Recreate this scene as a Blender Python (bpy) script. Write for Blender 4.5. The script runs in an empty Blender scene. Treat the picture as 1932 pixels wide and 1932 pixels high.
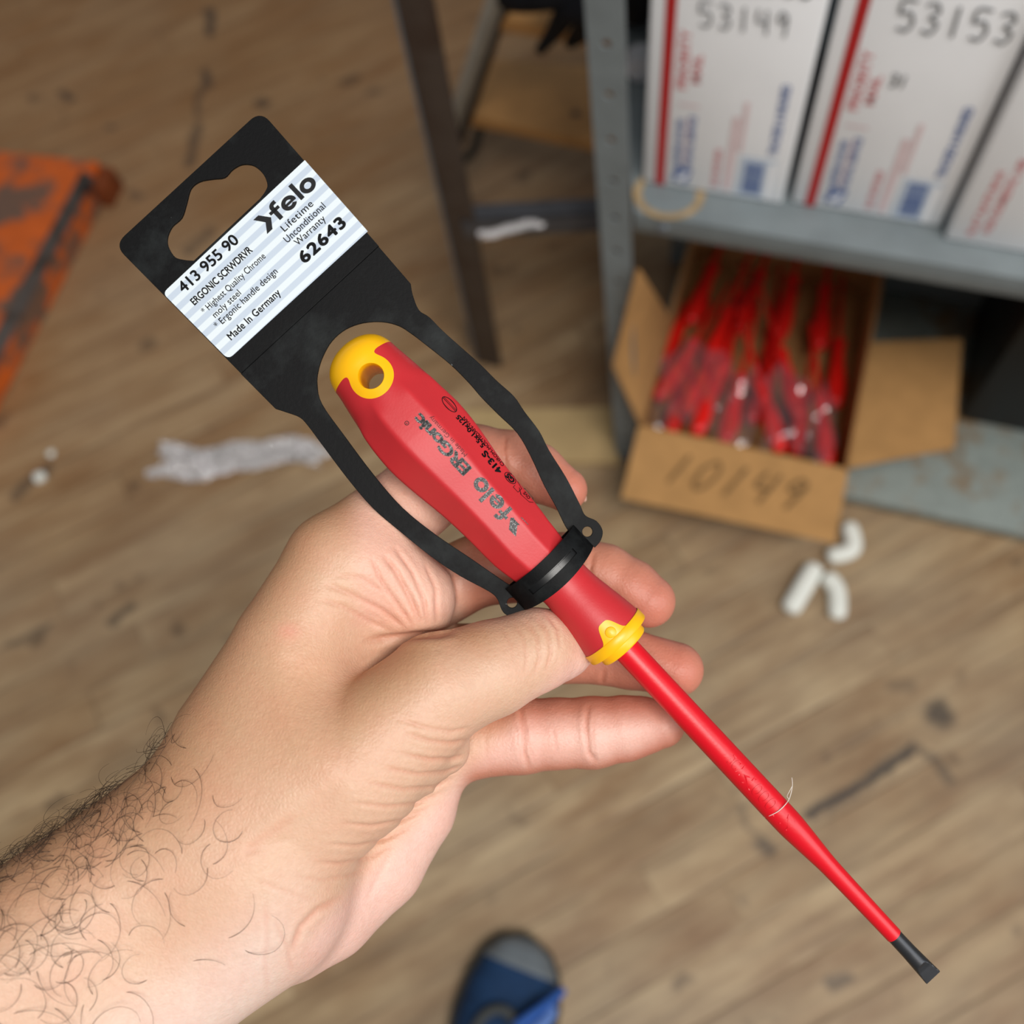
import bpy, bmesh, math, random
import numpy as np
from mathutils import Matrix, Vector

random.seed(7)
rng = np.random.default_rng(11)
scene = bpy.context.scene
COL = scene.collection

# ------------------------------------------------------------------ camera
F_PX = 1896.0            # focal length in pixels of the 1932 px frame
CAM_H = 1.30             # phone held at chest height
D0 = 0.28                # distance of the screwdriver plane
K = D0 / F_PX            # metres per pixel on that plane


def _n(v):
    return v / np.linalg.norm(v)


_down = _n(np.array([1150 - 966, -(1780 - 966), -F_PX]))
_hx = np.array([-8500 - 966, -(-1250 - 966), -F_PX])
_Z = -_down
_X = -_hx
_X = _n(_X - _Z * (_X @ _Z))
_Y = np.cross(_Z, _X)
R3 = np.array([_X, _Y, _Z])             # camera axes -> world axes
CAM = np.array([0.0, 0.0, CAM_H])

cam_data = bpy.data.cameras.new('camera')
cam = bpy.data.objects.new('camera', cam_data)
COL.objects.link(cam)
m4 = Matrix.Identity(4)
for i in range(3):
    for j in range(3):
        m4[i][j] = R3[i][j]
m4.translation = Vector(CAM)
cam.matrix_world = m4
cam_data.sensor_width = 36.0
cam_data.lens = 36.0 * F_PX / 1932.0
cam_data.clip_start = 0.01
cam_data.dof.use_dof = True
cam_data.dof.focus_distance = D0 - 0.008
cam_data.dof.aperture_fstop = 8.0
scene.camera = cam

# ------------------------------------------------------------------ light
world = bpy.data.worlds.new('world')
scene.world = world
world.use_nodes = True
bg = world.node_tree.nodes['Background']
bg.inputs['Color'].default_value = (0.86, 0.93, 1.0, 1)
bg.inputs['Strength'].default_value = 0.175


def area(name, loc, target, sx, sy, power, color):
    ld = bpy.data.lights.new(name, 'AREA')
    ld.shape = 'RECTANGLE'
    ld.size, ld.size_y, ld.energy, ld.color = sx, sy, power, color
    o = bpy.data.objects.new(name, ld)
    COL.objects.link(o)
    o.location = loc
    d = Vector(target) - Vector(loc)
    o.rotation_euler = d.to_track_quat('-Z', 'Y').to_euler()
    return o


area('ceiling_lamp', (0.95, -0.78, 3.8), (0.1, 0.25, 0.3), 1.7, 1.0, 98, (1.0, 0.965, 0.915))
area('window_daylight', (2.7, -0.25, 2.6), (0.0, 0.3, 0.6), 2.2, 1.7, 50, (0.90, 0.95, 1.0))

scene.view_settings.view_transform = 'Standard'
scene.view_settings.look = 'None'
scene.view_settings.gamma = 1.0
scene.view_settings.use_curve_mapping = False
scene.view_settings.exposure = 0.0

# ------------------------------------------------------------------ helpers: projection


def ray(px, py):
    return R3 @ np.array([(px - 966) / F_PX, -(py - 966) / F_PX, -1.0])


def onz(px, py, z=0.0):
    r = ray(px, py)
    return CAM + r * ((z - CAM_H) / r[2])


def ony(px, py, y):
    r = ray(px, py)
    return CAM + r * (y / r[1])


FG = m4.copy()
FG.translation = Vector(CAM + R3 @ np.array([0, 0, -D0]))


def L(px, py, z=0.0):
    """picture position at height z (in plane pixels, towards the camera) -> metres in the hand-held frame"""
    px, py, z = np.asarray(px, float), np.asarray(py, float), np.asarray(z, float)
    fac = (F_PX - z) / F_PX
    return np.stack(np.broadcast_arrays((px - 966) * fac * K, -(py - 966) * fac * K, z * K), -1)


UX, UY = 0.683, 0.7304     # screwdriver axis in the picture


def SN(s, n):
    s, n = np.asarray(s, float), np.asarray(n, float)
    return 650 + s * UX + n * UY, 655 + s * UY - n * UX


def SNZ(s, n, z):
    """true (not apparent) position in the hand-held frame"""
    x, y = SN(s, n)
    return np.stack(np.broadcast_arrays((x - 966) * K, -(y - 966) * K, np.asarray(z, float) * K), -1)


# ------------------------------------------------------------------ helpers: objects
def tag(o, label=None, cat=None, group=None, kind=None):
    if label:
        o['label'] = label
    if cat:
        o['category'] = cat
    if group:
        o['group'] = group
    if kind:
        o['kind'] = kind
    return o


def empty(name, loc=(0, 0, 0), mat=None, label=None, cat=None, group=None):
    o = bpy.data.objects.new(name, None)
    COL.objects.link(o)
    o.empty_display_size = 0.02
    if mat is not None:
        o.matrix_world = mat
    else:
        o.location = loc
    return tag(o, label, cat, group)


def mesh_obj(name, v, f, m=None, parent=None, smooth=None, origin=None):
    me = bpy.data.meshes.new(name)
    v = np.asarray(v, float)
    if origin is not None:
        v = v - np.asarray(origin, float)
    me.from_pydata(v.tolist(), [], [list(map(int, q)) for q in f])
    me.validate()
    me.update()
    if m is not None:
        me.materials.append(m)
    if smooth is not None:
        me.shade_smooth()
        if smooth < 180:
            me.set_sharp_from_angle(angle=math.radians(smooth))
    o = bpy.data.objects.new(name, me)
    COL.objects.link(o)
    if parent is not None:
        o.parent = parent
    return o


def bm_obj(name, bm, m=None, parent=None, smooth=None):
    bmesh.ops.recalc_face_normals(bm, faces=bm.faces)
    me = bpy.data.meshes.new(name)
    bm.to_mesh(me)
    bm.free()
    if m is not None:
        me.materials.append(m)
    if smooth is not None:
        me.shade_smooth()
        if smooth < 180:
            me.set_sharp_from_angle(angle=math.radians(smooth))
    o = bpy.data.objects.new(name, me)
    COL.objects.link(o)
    if parent is not None:
        o.parent = parent
    return o


def add_box(bm, lo, hi, bevel=0.0, mat=None):
    r = bmesh.ops.create_cube(bm, size=1.0)
    vs = r['verts']
    lo, hi = Vector(lo), Vector(hi)
    for v in vs:
        v.co = Vector(((v.co.x + .5) * (hi.x - lo.x) + lo.x, (v.co.y + .5) * (hi.y - lo.y) + lo.y,
                       (v.co.z + .5) * (hi.z - lo.z) + lo.z))
    if bevel > 0:
        es = {e for v in vs for e in v.link_edges}
        g = bmesh.ops.bevel(bm, geom=list(es), offset=bevel, segments=2, affect='EDGES', profile=0.5)
        vs = list({v for f in g['faces'] for v in f.verts} | {v for v in vs if v.is_valid})
    if mat is not None:
        for v in vs:
            v.co = mat @ v.co
    return vs


def tube(pts, rad, nseg=8, cap=True):
    """swept tube: returns verts, faces"""
    pts = np.asarray(pts, float)
    n = len(pts)
    rad = np.broadcast_to(np.asarray(rad, float), (n,))
    tan = np.gradient(pts, axis=0)
    tan /= np.linalg.norm(tan, axis=1)[:, None] + 1e-12
    up = np.array([0, 0, 1.0])
    if abs(tan[0] @ up) > .9:
        up = np.array([1.0, 0, 0])
    V, Fc = [], []
    a = up - tan[0] * (up @ tan[0])
    a /= np.linalg.norm(a)
    for i in range(n):
        a = a - tan[i] * (a @ tan[i])
        a /= np.linalg.norm(a) + 1e-12
        b = np.cross(tan[i], a)
        for j in range(nseg):
            t = 2 * math.pi * j / nseg
            V.append(pts[i] + rad[i] * (a * math.cos(t) + b * math.sin(t)))
    for i in range(n - 1):
        for j in range(nseg):
            k = (j + 1) % nseg
            Fc.append((i * nseg + j, i * nseg + k, (i + 1) * nseg + k, (i + 1) * nseg + j))
    if cap:
        Fc.append(tuple(range(nseg))[::-1])
        Fc.append(tuple((n - 1) * nseg + j for j in range(nseg)))
    return np.array(V), Fc


def join(parts):
    V, Fc, o = [], [], 0
    for v, f in parts:
        V.append(np.asarray(v, float).reshape(-1, 3))
        Fc += [tuple(i + o for i in q) for q in f]
        o += len(V[-1])
    return np.concatenate(V), Fc


def smooth_curve(pts, sub=6, closed=False):
    """Catmull-Rom through the points"""
    P = np.asarray(pts, float)
    n = len(P)
    out = []
    rngi = range(n) if closed else range(n - 1)
    for i in rngi:
        if closed:
            p0, p1, p2, p3 = P[(i - 1) % n], P[i], P[(i + 1) % n], P[(i + 2) % n]
        else:
            p0, p1, p2, p3 = P[max(i - 1, 0)], P[i], P[i + 1], P[min(i + 2, n - 1)]
        for t in np.linspace(0, 1, sub, endpoint=False):
            out.append(.5 * ((2 * p1) + (-p0 + p2) * t + (2 * p0 - 5 * p1 + 4 * p2 - p3) * t * t +
                             (-p0 + 3 * p1 - 3 * p2 + p3) * t ** 3))
    if not closed:
        out.append(P[-1])
    return np.array(out)


def curve_fill(loops, extrude=0.0, bevel=0.0):
    """2D outlines with holes -> filled, extruded mesh data (verts, faces)"""
    cu = bpy.data.curves.new('tmp', 'CURVE')
    cu.dimensions = '2D'
    cu.fill_mode = 'BOTH'
    cu.extrude = extrude
    cu.bevel_depth = bevel
    cu.bevel_resolution = 1
    for lp in loops:
        sp = cu.splines.new('POLY')
        sp.points.add(len(lp) - 1)
        for p, q in zip(sp.points, lp):
            p.co = (q[0], q[1], 0, 1)
        sp.use_cyclic_u = True
    return _to_mesh(cu)


def _to_mesh(cu):
    ob = bpy.data.objects.new('tmp', cu)
    COL.objects.link(ob)
    dg = bpy.context.evaluated_depsgraph_get()
    me = bpy.data.meshes.new_from_object(ob.evaluated_get(dg))
    v = np.array([tuple(x.co) for x in me.vertices]).reshape(-1, 3)
    f = [tuple(p.vertices) for p in me.polygons]
    bpy.data.objects.remove(ob)
    bpy.data.curves.remove(cu)
    bpy.data.meshes.remove(me)
    return v, f


_capH = {}


def text_geo(s, bold=0.0, space=1.0):
    cu = bpy.data.curves.new('tmp', 'FONT')
    cu.body = s
    cu.offset = bold
    cu.space_character = space
    cu.resolution_u = 5
    return _to_mesh(cu)


def text_flat(s, width, caph, bold=0.0, space=1.0, single=False):
    """text whose ink box is width wide; capital letters are caph high; returns xy verts, faces"""
    v, f = text_geo(s, bold if single else 0.0, space)
    if bold > 0 and not single:          # heavier weight: the same outlines laid side by side
        n = 10
        v, f = join([(v + np.array([bold * math.cos(t), bold * math.sin(t), 0]), f) for t in np.linspace(0, 2 * math.pi, n, endpoint=False)] + [(v, f)])
    else:
        bold = bold if single else 0.0
    cap = text_geo('H')[0][:, 1].max() + 2 * bold
    x0, x1 = v[:, 0].min(), v[:, 0].max()
    v = v.copy()
    v[:, 0] = (v[:, 0] - x0) / (x1 - x0) * width
    v[:, 1] = (v[:, 1] + bold) / cap * caph
    return v[:, :2], f


def arc_band(cx, cy, r0, r1, a0, a1, n=28):
    t = np.radians(np.linspace(a0, a1, n))
    v = np.concatenate([np.c_[cx + r0 * np.cos(t), cy + r0 * np.sin(t)], np.c_[cx + r1 * np.cos(t), cy + r1 * np.sin(t)]])
    return v, [(i, i + n, i + n + 1, i + 1) for i in range(n - 1)]


def wordmark(width, asc):
    """heavy round lower-case word f-e-l-o; asc = ascender height"""
    P_ = []
    bx = lambda x0, y0, x1, y1: P_.append((np.array([(x0, y0), (x1, y0), (x1, y1), (x0, y1)]), [(0, 1, 2, 3)]))
    # x-height 1.0, stroke about .3
    bx(.22, 0, .52, 1.12)
    P_.append(arc_band(.62, 1.08, .10, .40, 90, 180, 12))
    bx(.60, 1.18, .80, 1.48)
    bx(.0, .72, .78, .98)
    P_.append(arc_band(1.38, .5, .24, .54, 30, 325))
    P_.append(arc_band(1.38, .5, .24, .54, 0, 32, 8))
    bx(1.06, .38, 1.92, .58)
    bx(2.06, 0, 2.36, 1.48)
    P_.append(arc_band(3.00, .5, .25, .56, 0, 360, 40))
    v, f = join([(np.c_[a, np.zeros(len(a))], b) for a, b in P_])
    return np.stack([v[:, 0] / 3.56 * width, v[:, 1] / 1.48 * asc], 1), f


def split_mesh(V, T, g):
    """keep the part of a triangle mesh where g < 0, cut cleanly along g = 0"""
    V = np.asarray(V, float)
    T = np.asarray(T, int)
    g = np.where(np.abs(g) < 1e-6, -1e-6, g)
    s = g < 0
    c = s[T].sum(1)
    keep = T[c == 3].tolist()
    newv, cache = [], {}
    nv = len(V)

    def cut(a, b):
        k = (a, b) if a < b else (b, a)
        if k not in cache:
            t = g[a] / (g[a] - g[b])
            newv.append(V[a] + t * (V[b] - V[a]))
            cache[k] = nv + len(newv) - 1
        return cache[k]
    for tri in T[(c > 0) & (c < 3)]:
        poly = []
        for i in range(3):
            a, b = int(tri[i]), int(tri[(i + 1) % 3])
            if s[a]:
                poly.append(a)
            if s[a] != s[b]:
                poly.append(cut(a, b))
        for i in range(1, len(poly) - 1):
            keep.append([poly[0], poly[i], poly[i + 1]])
    V2 = np.concatenate([V, np.array(newv).reshape(-1, 3)])
    keep = np.array(keep, int)
    used = np.unique(keep)
    rem = -np.ones(len(V2), int)
    rem[used] = np.arange(len(used))
    return V2[used], rem[keep]


# ------------------------------------------------------------------ helpers: materials
def lin(c):
    c = [x / 255.0 for x in c]
    return tuple(x / 12.92 if x <= .04045 else ((x + .055) / 1.055) ** 2.4 for x in c) + (1.0,)


class NT:
    def __init__(self, name):
        self.m = bpy.data.materials.new(name)
        self.m.use_nodes = True
        self.t = self.m.node_tree
        self.b = self.t.nodes['Principled BSDF']

    def node(self, typ, ins=None, **kw):
        n = self.t.nodes.new(typ)
        for k, v in kw.items():
            setattr(n, k, v)
        for k, v in (ins or {}).items():
            self.put(n.inputs[k], v)
        return n

    def put(self, sock, v):
        if isinstance(v, bpy.types.NodeSocket):
            self.t.links.new(v, sock)
        else:
            sock.default_value = v

    def math(self, op, a, b=0.0, c=0.0, clamp=False):
        n = self.node('ShaderNodeMath', {0: a, 1: b, 2: c}, operation=op)
        n.use_clamp = clamp
        return n.outputs[0]

    def mix(self, fac, a, b, mode='MIX'):
        n = self.node('ShaderNodeMix', data_type='RGBA', blend_type=mode)
        self.put(n.inputs[0], fac)
        self.put(n.inputs[6], a)
        self.put(n.inputs[7], b)
        return n.outputs[2]

    def coord(self):
        return self.node('ShaderNodeTexCoord').outputs['Object']

    def noise(self, vec, scale, detail=4.0, rough=.55, **kw):
        return self.node('ShaderNodeTexNoise', {'Vector': vec, 'Scale': scale, 'Detail': detail, 'Roughness': rough}, **kw).outputs[0]

    def ramp(self, fac, lo, hi):
        return self.node('ShaderNodeMapRange', {0: fac, 1: lo, 2: hi}, clamp=True).outputs[0]

    def bump(self, h, strength, dist, normal=None):
        ins = {'Height': h, 'Strength': strength, 'Distance': dist}
        if normal is not None:
            ins['Normal'] = normal
        return self.node('ShaderNodeBump', ins).outputs[0]

    def set(self, **kw):
        for k, v in kw.items():
            self.put(self.b.inputs[k.replace('_', ' ')], v)
        return self


def plain(name, rgb, rough=.5, spec=.5, metal=0.0, var=0.08, scale=40.0, bump=0.0, bscale=200.0, coat=0.0):
    n = NT(name)
    c = n.coord()
    base = lin(rgb)
    dark = tuple(x * (1 - var * 2) for x in base[:3]) + (1.0,)
    lite = tuple(min(1, x * (1 + var * 2)) for x in base[:3]) + (1.0,)
    n.set(Base_Color=n.mix(n.ramp(n.noise(c, scale), .3, .7), dark, lite), Roughness=rough, Metallic=metal)
    n.b.inputs['Specular IOR Level'].default_value = spec
    n.b.inputs['Coat Weight'].default_value = coat
    if bump > 0:
        n.set(Normal=n.bump(n.noise(c, bscale), bump, .001))
    return n.m


def worn(name, rgb, rgb2, lo, hi, scale, rough=.5, metal=0.0, bump=.2):
    """paint with patches of wear / rust"""
    n = NT(name)
    c = n.coord()
    a = n.noise(c, scale, 6, .6)
    f = n.ramp(a, lo, hi)
    base = n.mix(n.ramp(n.noise(c, scale * 3), .3, .7), lin(rgb), tuple(x * .8 for x in lin(rgb)[:3]) + (1,))
    n.set(Base_Color=n.mix(f, base, lin(rgb2)), Roughness=rough, Metallic=metal, Normal=n.bump(a, bump, .002))
    return n.m


M = {}
M['handle_red'] = plain('soft_red_plastic', (194, 40, 46), .46, .5, var=.03, scale=60, bump=.04, bscale=1500)
M['shaft_red'] = plain('red_insulation', (214, 8, 28), .36, .5, var=.03, scale=50, bump=.04, bscale=1200)
M['yellow'] = plain('yellow_plastic', (248, 184, 8), .36, .5, var=.02, scale=60)
M['black_gloss'] = plain('glossy_black_plastic', (12, 12, 13), .3, .4, var=.05)
M['tip_steel'] = plain('burnished_black_steel', (62, 62, 64), .38, .5, metal=.65, var=.06, scale=200)
M['ink'] = plain('black_ink', (12, 12, 14), .6, .3, var=.02)
M['cardboard'] = plain('brown_cardboard', (176, 132, 82), .85, .2, var=.05, scale=30, bump=.1, bscale=150)
M['grey_paint'] = worn('grey_shelf_paint', (122, 130, 132), (152, 136, 104), .60, .80, 9, .45)
M['rusty_grey'] = worn('grey_paint_with_rust', (138, 146, 140), (124, 98, 66), .47, .60, 15, .5)
M['white_card'] = plain('white_coated_card', (243, 243, 244), .45, .4, var=.015, scale=12)
M['box_red'] = plain('red_print', (176, 32, 34), .5, .4, var=.03)
M['print_red'] = plain('faded_red_print', (206, 112, 112), .6, .3, var=.03)
M['print_pink'] = plain('pale_red_print', (222, 196, 196), .6, .3, var=.03)
M['print_blue'] = plain('blue_print', (92, 112, 160), .6, .3, var=.04)
M['print_pale'] = plain('pale_blue_print', (198, 208, 220), .6, .3, var=.03)
M['marker'] = plain('black_marker', (84, 84, 84), .7, .3, var=.1)
M['marker_soft'] = plain('faded_marker', (112, 84, 48), .7, .3, var=.1)
M['dark_steel'] = worn('dark_brown_steel', (74, 62, 54), (58, 42, 33), .45, .65, 14, .6)
M['blue_grey_steel'] = plain('blue_grey_steel', (104, 108, 112), .5, .5, var=.06, scale=14)
M['ladder_alu'] = plain('dull_aluminium', (168, 164, 152), .5, .4, var=.06)
M['plywood'] = plain('varnished_plywood', (198, 146, 88), .5, .4, var=.10, scale=14)
M['black_cloth'] = plain('black_fabric', (20, 20, 24), .8, .2, var=.2, scale=30)
M['foam'] = plain('white_packing_foam', (232, 232, 222), .7, .3, var=.02, bump=.2, bscale=300)
M['pale_wood'] = plain('pale_pine', (186, 158, 112), .6, .3, var=.07, scale=10)
M['bin_black'] = plain('black_bin_plastic', (16, 16, 16), .5, .4, var=.05)
M['orange'] = worn('worn_orange_paint', (214, 98, 30), (112, 84, 68), .47, .58, 12, .5, bump=.4)
M['shoe_blue'] = plain('blue_mesh_fabric', (20, 50, 84), .75, .3, var=.10, scale=90, bump=.3, bscale=700)
M['shoe_grey'] = plain('grey_rubber', (104, 110, 114), .5, .4, var=.05)
M['shoe_dark'] = plain('dark_rubber', (40, 42, 40), .6, .3, var=.05)
M['lace_blue'] = plain('bright_blue_cord', (44, 86, 158), .7, .3, var=.08, scale=200)
M['bag_red'] = plain('bright_red_plastic', (222, 22, 14), .35, .5, var=.04)
M['hair'] = plain('dark_brown_hair', (66, 50, 38), .5, .4, var=.05)
M['nail'] = plain('fingernail', (226, 178, 160), .3, .5, var=.02)
M['lint'] = plain('white_fibre', (220, 214, 204), .6, .3, var=.02)


def clear_plastic(name, tint, body, rough):
    """thin clear film: mostly see-through, a milky part and sharp reflections on its folds"""
    n = NT(name)
    t = n.t
    tr = n.node('ShaderNodeBsdfTransparent', {'Color': (1, 1, 1, 1)})
    gl = n.node('ShaderNodeBsdfGlossy', {'Color': (1, 1, 1, 1), 'Roughness': rough})
    df = n.node('ShaderNodeBsdfDiffuse', {'Color': tint})
    fr = n.node('ShaderNodeLayerWeight', {'Blend': .45})
    m1 = n.node('ShaderNodeMixShader', {0: body, 1: tr.outputs[0], 2: df.outputs[0]})
    m2 = n.node('ShaderNodeMixShader', {0: n.math('ADD', n.math('MULTIPLY', fr.outputs['Fresnel'], .6), .06, clamp=True), 1: m1.outputs[0], 2: gl.outputs[0]})
    out = next(x for x in t.nodes if x.type == 'OUTPUT_MATERIAL')
    t.links.new(m2.outputs[0], out.inputs['Surface'])
    return n.m


M['bag_film'] = clear_plastic('clear_bag_film', lin((205, 190, 205)), .07, .10)
M['wrap_film'] = clear_plastic('crumpled_clear_film', lin((240, 236, 236)), .50, .10)


def dusty_black():
    """black polypropylene with grey sheen and some scuffing mottled into its colour, and specks of dust"""
    n = NT('dusty_black_plastic')
    c = n.coord()
    base = n.mix(n.ramp(n.noise(c, 38, 5, .65), .50, .74), lin((13, 13, 14)), lin((38, 41, 41)))  # grey mottling stands in mostly for reflected light
    vo = n.node('ShaderNodeTexVoronoi', {'Vector': c, 'Scale': 170.0})
    dot = n.math('MULTIPLY', n.ramp(vo.outputs['Distance'], .060, .035), n.ramp(n.noise(c, 60, 2), .52, .56))
    n.set(Base_Color=n.mix(dot, base, lin((150, 152, 150))), Roughness=.52, Normal=n.bump(n.noise(c, 900), .06, .001))
    n.b.inputs['Specular IOR Level'].default_value = .10
    return n.m


M['black_plastic'] = dusty_black()


def glitter_ink():
    n = NT('speckled_silver_ink')
    c = n.coord()
    a = n.noise(c, 2600, 2, .6)
    n.set(Base_Color=n.mix(n.ramp(a, .50, .68), lin((22, 22, 24)), lin((150, 152, 148))), Roughness=.5)
    return n.m


M['glitter'] = glitter_ink()


def label_paper():
    """white sticker with pale blue-grey stripes across its height (runs along the object's local y)"""
    n = NT('striped_white_label')
    c = n.node('ShaderNodeSeparateXYZ', {0: n.coord()})
    # distance along the screwdriver axis, in plane pixels
    s = n.math('ADD', n.math('MULTIPLY', c.outputs[0], UX / K), n.math('MULTIPLY', c.outputs[1], -UY / K))
    fr = n.math('FRACT', n.math('DIVIDE', s, 23.5))
    st = n.math('MULTIPLY', n.ramp(fr, .44, .5), n.math('SUBTRACT', 1.0, n.ramp(fr, .94, 1.0)))
    n.set(Base_Color=n.mix(st, lin((212, 220, 224)), lin((184, 195, 208))), Roughness=.32)
    return n.m


M['label'] = label_paper()


def skin():
    n = NT('skin')
    c = n.coord()
    at = n.node('ShaderNodeAttribute', attribute_name='tint').outputs['Color']
    blot = n.ramp(n.noise(c, 90, 4, .6), .32, .68)
    col = n.mix(n.math('MULTIPLY', blot, .16), at, lin((214, 128, 104)))
    fine = n.ramp(n.noise(c, 700, 3, .6), .35, .65)
    col = n.mix(n.math('MULTIPLY', fine, .10), col, lin((150, 100, 70)))
    vor = n.node('ShaderNodeTexVoronoi', {'Vector': c, 'Scale': 900.0}, feature='DISTANCE_TO_EDGE').outputs['Distance']
    h = n.math('ADD', n.math('MULTIPLY', vor, .6), n.math('MULTIPLY', n.noise(c, 420, 5, .6), .9))
    n.set(Base_Color=col, Roughness=.46, Normal=n.bump(h, .34, .0006))
    n.b.inputs['Specular IOR Level'].default_value = .38
    n.b.inputs['Subsurface Weight'].default_value = .16
    n.b.inputs['Subsurface Radius'].default_value = (1.0, .36, .2)
    n.b.inputs['Subsurface Scale'].default_value = .004
    return n.m


M['skin'] = skin()


def floor_material():
    n = NT('old_strip_floor')
    c = n.coord()
    ang = math.radians(43.5)
    sp = n.node('ShaderNodeSeparateXYZ', {0: c})
    x, y = sp.outputs[0], sp.outputs[1]
    u = n.math('ADD', n.math('MULTIPLY', x, math.cos(ang)), n.math('MULTIPLY', y, math.sin(ang)))
    v = n.math('ADD', n.math('MULTIPLY', x, -math.sin(ang)), n.math('MULTIPLY', y, math.cos(ang)))
    W, Ln = .060, .85
    vs = n.math('DIVIDE', v, W)
    row = n.math('FLOOR', vs)
    r1 = n.node('ShaderNodeTexWhiteNoise', {'W': row}, noise_dimensions='1D').outputs['Value']
    us = n.math('ADD', n.math('DIVIDE', u, Ln), n.math('MULTIPLY', r1, 5.0))
    col = n.math('FLOOR', us)
    pid = n.math('ADD', n.math('MULTIPLY', row, 7.31), n.math('MULTIPLY', col, 3.77))
    wn = n.node('ShaderNodeTexWhiteNoise', {'W': pid}, noise_dimensions='1D')
    fv, fu = n.math('FRACT', vs), n.math('FRACT', us)
    ev = n.math('ABSOLUTE', n.math('SUBTRACT', fv, .5))
    eu = n.math('ABSOLUTE', n.math('SUBTRACT', fu, .5))
    wob = n.noise(c, 14, 3)
    gapv = n.ramp(n.noise(c, 3.5, 4, .6), .36, .62)
    gap = n.math('MAXIMUM', n.ramp(n.math('ADD', ev, n.math('MULTIPLY', n.math('SUBTRACT', wob, .5), .05)), .462, .492),
                 n.math('MULTIPLY', n.ramp(eu, .4965, .4995), .6))
    gap = n.math('MULTIPLY', gap, n.math('ADD', n.math('MULTIPLY', gapv, .75), .25))
    gv = n.node('ShaderNodeCombineXYZ', {0: n.math('MULTIPLY', u, 3.0), 1: n.math('MULTIPLY', v, 42.0),
                                         2: n.math('MULTIPLY', wn.outputs['Value'], 30.0)}).outputs[0]
    grain = n.noise(gv, 1.6, 6, .62)
    gv2 = n.node('ShaderNodeCombineXYZ', {0: n.math('MULTIPLY', u, 5.0), 1: n.math('MULTIPLY', v, 16.0),
                                          2: n.math('MULTIPLY', wn.outputs['Value'], 50.0)}).outputs[0]
    patch = n.noise(gv2, 1.3, 4, .6)
    big = n.noise(c, 2.2, 3)
    base = n.mix(wn.outputs['Value'], lin((162, 136, 102)), lin((184, 158, 122)))
    base = n.mix(n.ramp(patch, .36, .7), base, lin((134, 102, 70)))
    base = n.mix(n.math('MULTIPLY', n.ramp(grain, .45, .72), .55), base, lin((104, 80, 56)))
    base = n.mix(n.math('MULTIPLY', n.ramp(big, .42, .68), .35), base, lin((148, 136, 118)))
    warm = n.ramp(n.math('ADD', x, n.math('MULTIPLY', y, -.9)), -.7, -1.9)
    base = n.mix(n.math('MULTIPLY', warm, .5), base, lin((150, 100, 52)))
    kn = n.noise(n.node('ShaderNodeVectorMath', {0: c, 1: (1, 1, 1)}, operation='MULTIPLY').outputs[0], 16, 2, .5)
    base = n.mix(n.math('MULTIPLY', n.ramp(kn, .66, .74), .6), base, lin((78, 60, 46)))
    base = n.mix(n.math('MULTIPLY', gap, .55), base, lin((64, 50, 38)))
    # stains and opened joints of this floor, each a stroke a-b with a radius
    wx = n.math('MULTIPLY', n.math('SUBTRACT', n.noise(c, 26, 3), .5), .030)
    wy = n.math('MULTIPLY', n.math('SUBTRACT', n.noise(c, 31, 3), .5), .030)
    X, Y = n.math('ADD', x, wx), n.math('ADD', y, wy)
    dark = [((1532, 1540), (1722, 1414), 9, .85), ((1768, 1345), (1776, 1350), 21, .8), ((1443, 1598), (1448, 1604), 13, .7),
            ((1395, 1520), (1440, 1590), 5, .4), ((1735, 1410), (1800, 1475), 6, .5), ((1570, 1862), (1600, 1842), 9, .6),
            ((394, 20), (396, 62), 12, .75), ((386, 135), (392, 160), 11, .7), ((372, 215), (384, 150), 8, .55),
            ((356, 310), (374, 235), 12, .6), ((486, 195), (500, 195), 11, .75), ((118, 176), (135, 186), 11, .65),
            ((30, 935), (85, 885), 13, .6), ((212, 1172), (250, 1145), 9, .6), ((360, 470), (395, 440), 15, .5),
            ((20, 1215), (90, 1185), 9, .45), ((560, 1150), (430, 1210), 10, .3), ((700, 175), (715, 172), 9, .45),
            ((1680, 1290), (1720, 1300), 10, .3), ((205, 240), (215, 238), 9, .5), ((250, 365), (260, 370), 12, .45)]
    mask = None
    for a, b, r, st in dark:
        pa, pb = onz(*a), onz(*b)
        rr = r * CAM_H / F_PX * 1.25
        d = pb - pa
        l2 = max(d[0] ** 2 + d[1] ** 2, 1e-8)
        dx, dy = n.math('SUBTRACT', X, float(pa[0])), n.math('SUBTRACT', Y, float(pa[1]))
        t = n.math('ADD', n.math('MULTIPLY', dx, float(d[0] / l2)), n.math('MULTIPLY', dy, float(d[1] / l2)), clamp=True)
        ex = n.math('SUBTRACT', dx, n.math('MULTIPLY', t, float(d[0])))
        ey = n.math('SUBTRACT', dy, n.math('MULTIPLY', t, float(d[1])))
        dist = n.math('SQRT', n.math('ADD', n.math('MULTIPLY', ex, ex), n.math('MULTIPLY', ey, ey)))
        k = n.math('MULTIPLY', n.ramp(dist, rr * 1.3, rr * .5), st)
        mask = k if mask is None else n.math('MAXIMUM', mask, k)
    base = n.mix(mask, base, lin((52, 46, 44)))
    pa, pb = onz(25, 60), onz(150, 5)
    rough = n.ramp(big, .3, .7)
    h = n.math('SUBTRACT', n.math('MULTIPLY', grain, .5), gap)
    n.set(Base_Color=base, Roughness=n.math('ADD', n.math('MULTIPLY', rough, .15), .42), Normal=n.bump(h, .35, .003))
    n.b.inputs['Specular IOR Level'].default_value = .35
    return n.m


# ------------------------------------------------------------------ the setting
bm = bmesh.new()
add_box(bm, (-4, -3, -.05), (4, 5, 0))
tag(bm_obj('floor', bm, floor_material()), 'worn brown strip wood floor laid diagonally', 'floor', kind='structure')

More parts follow.
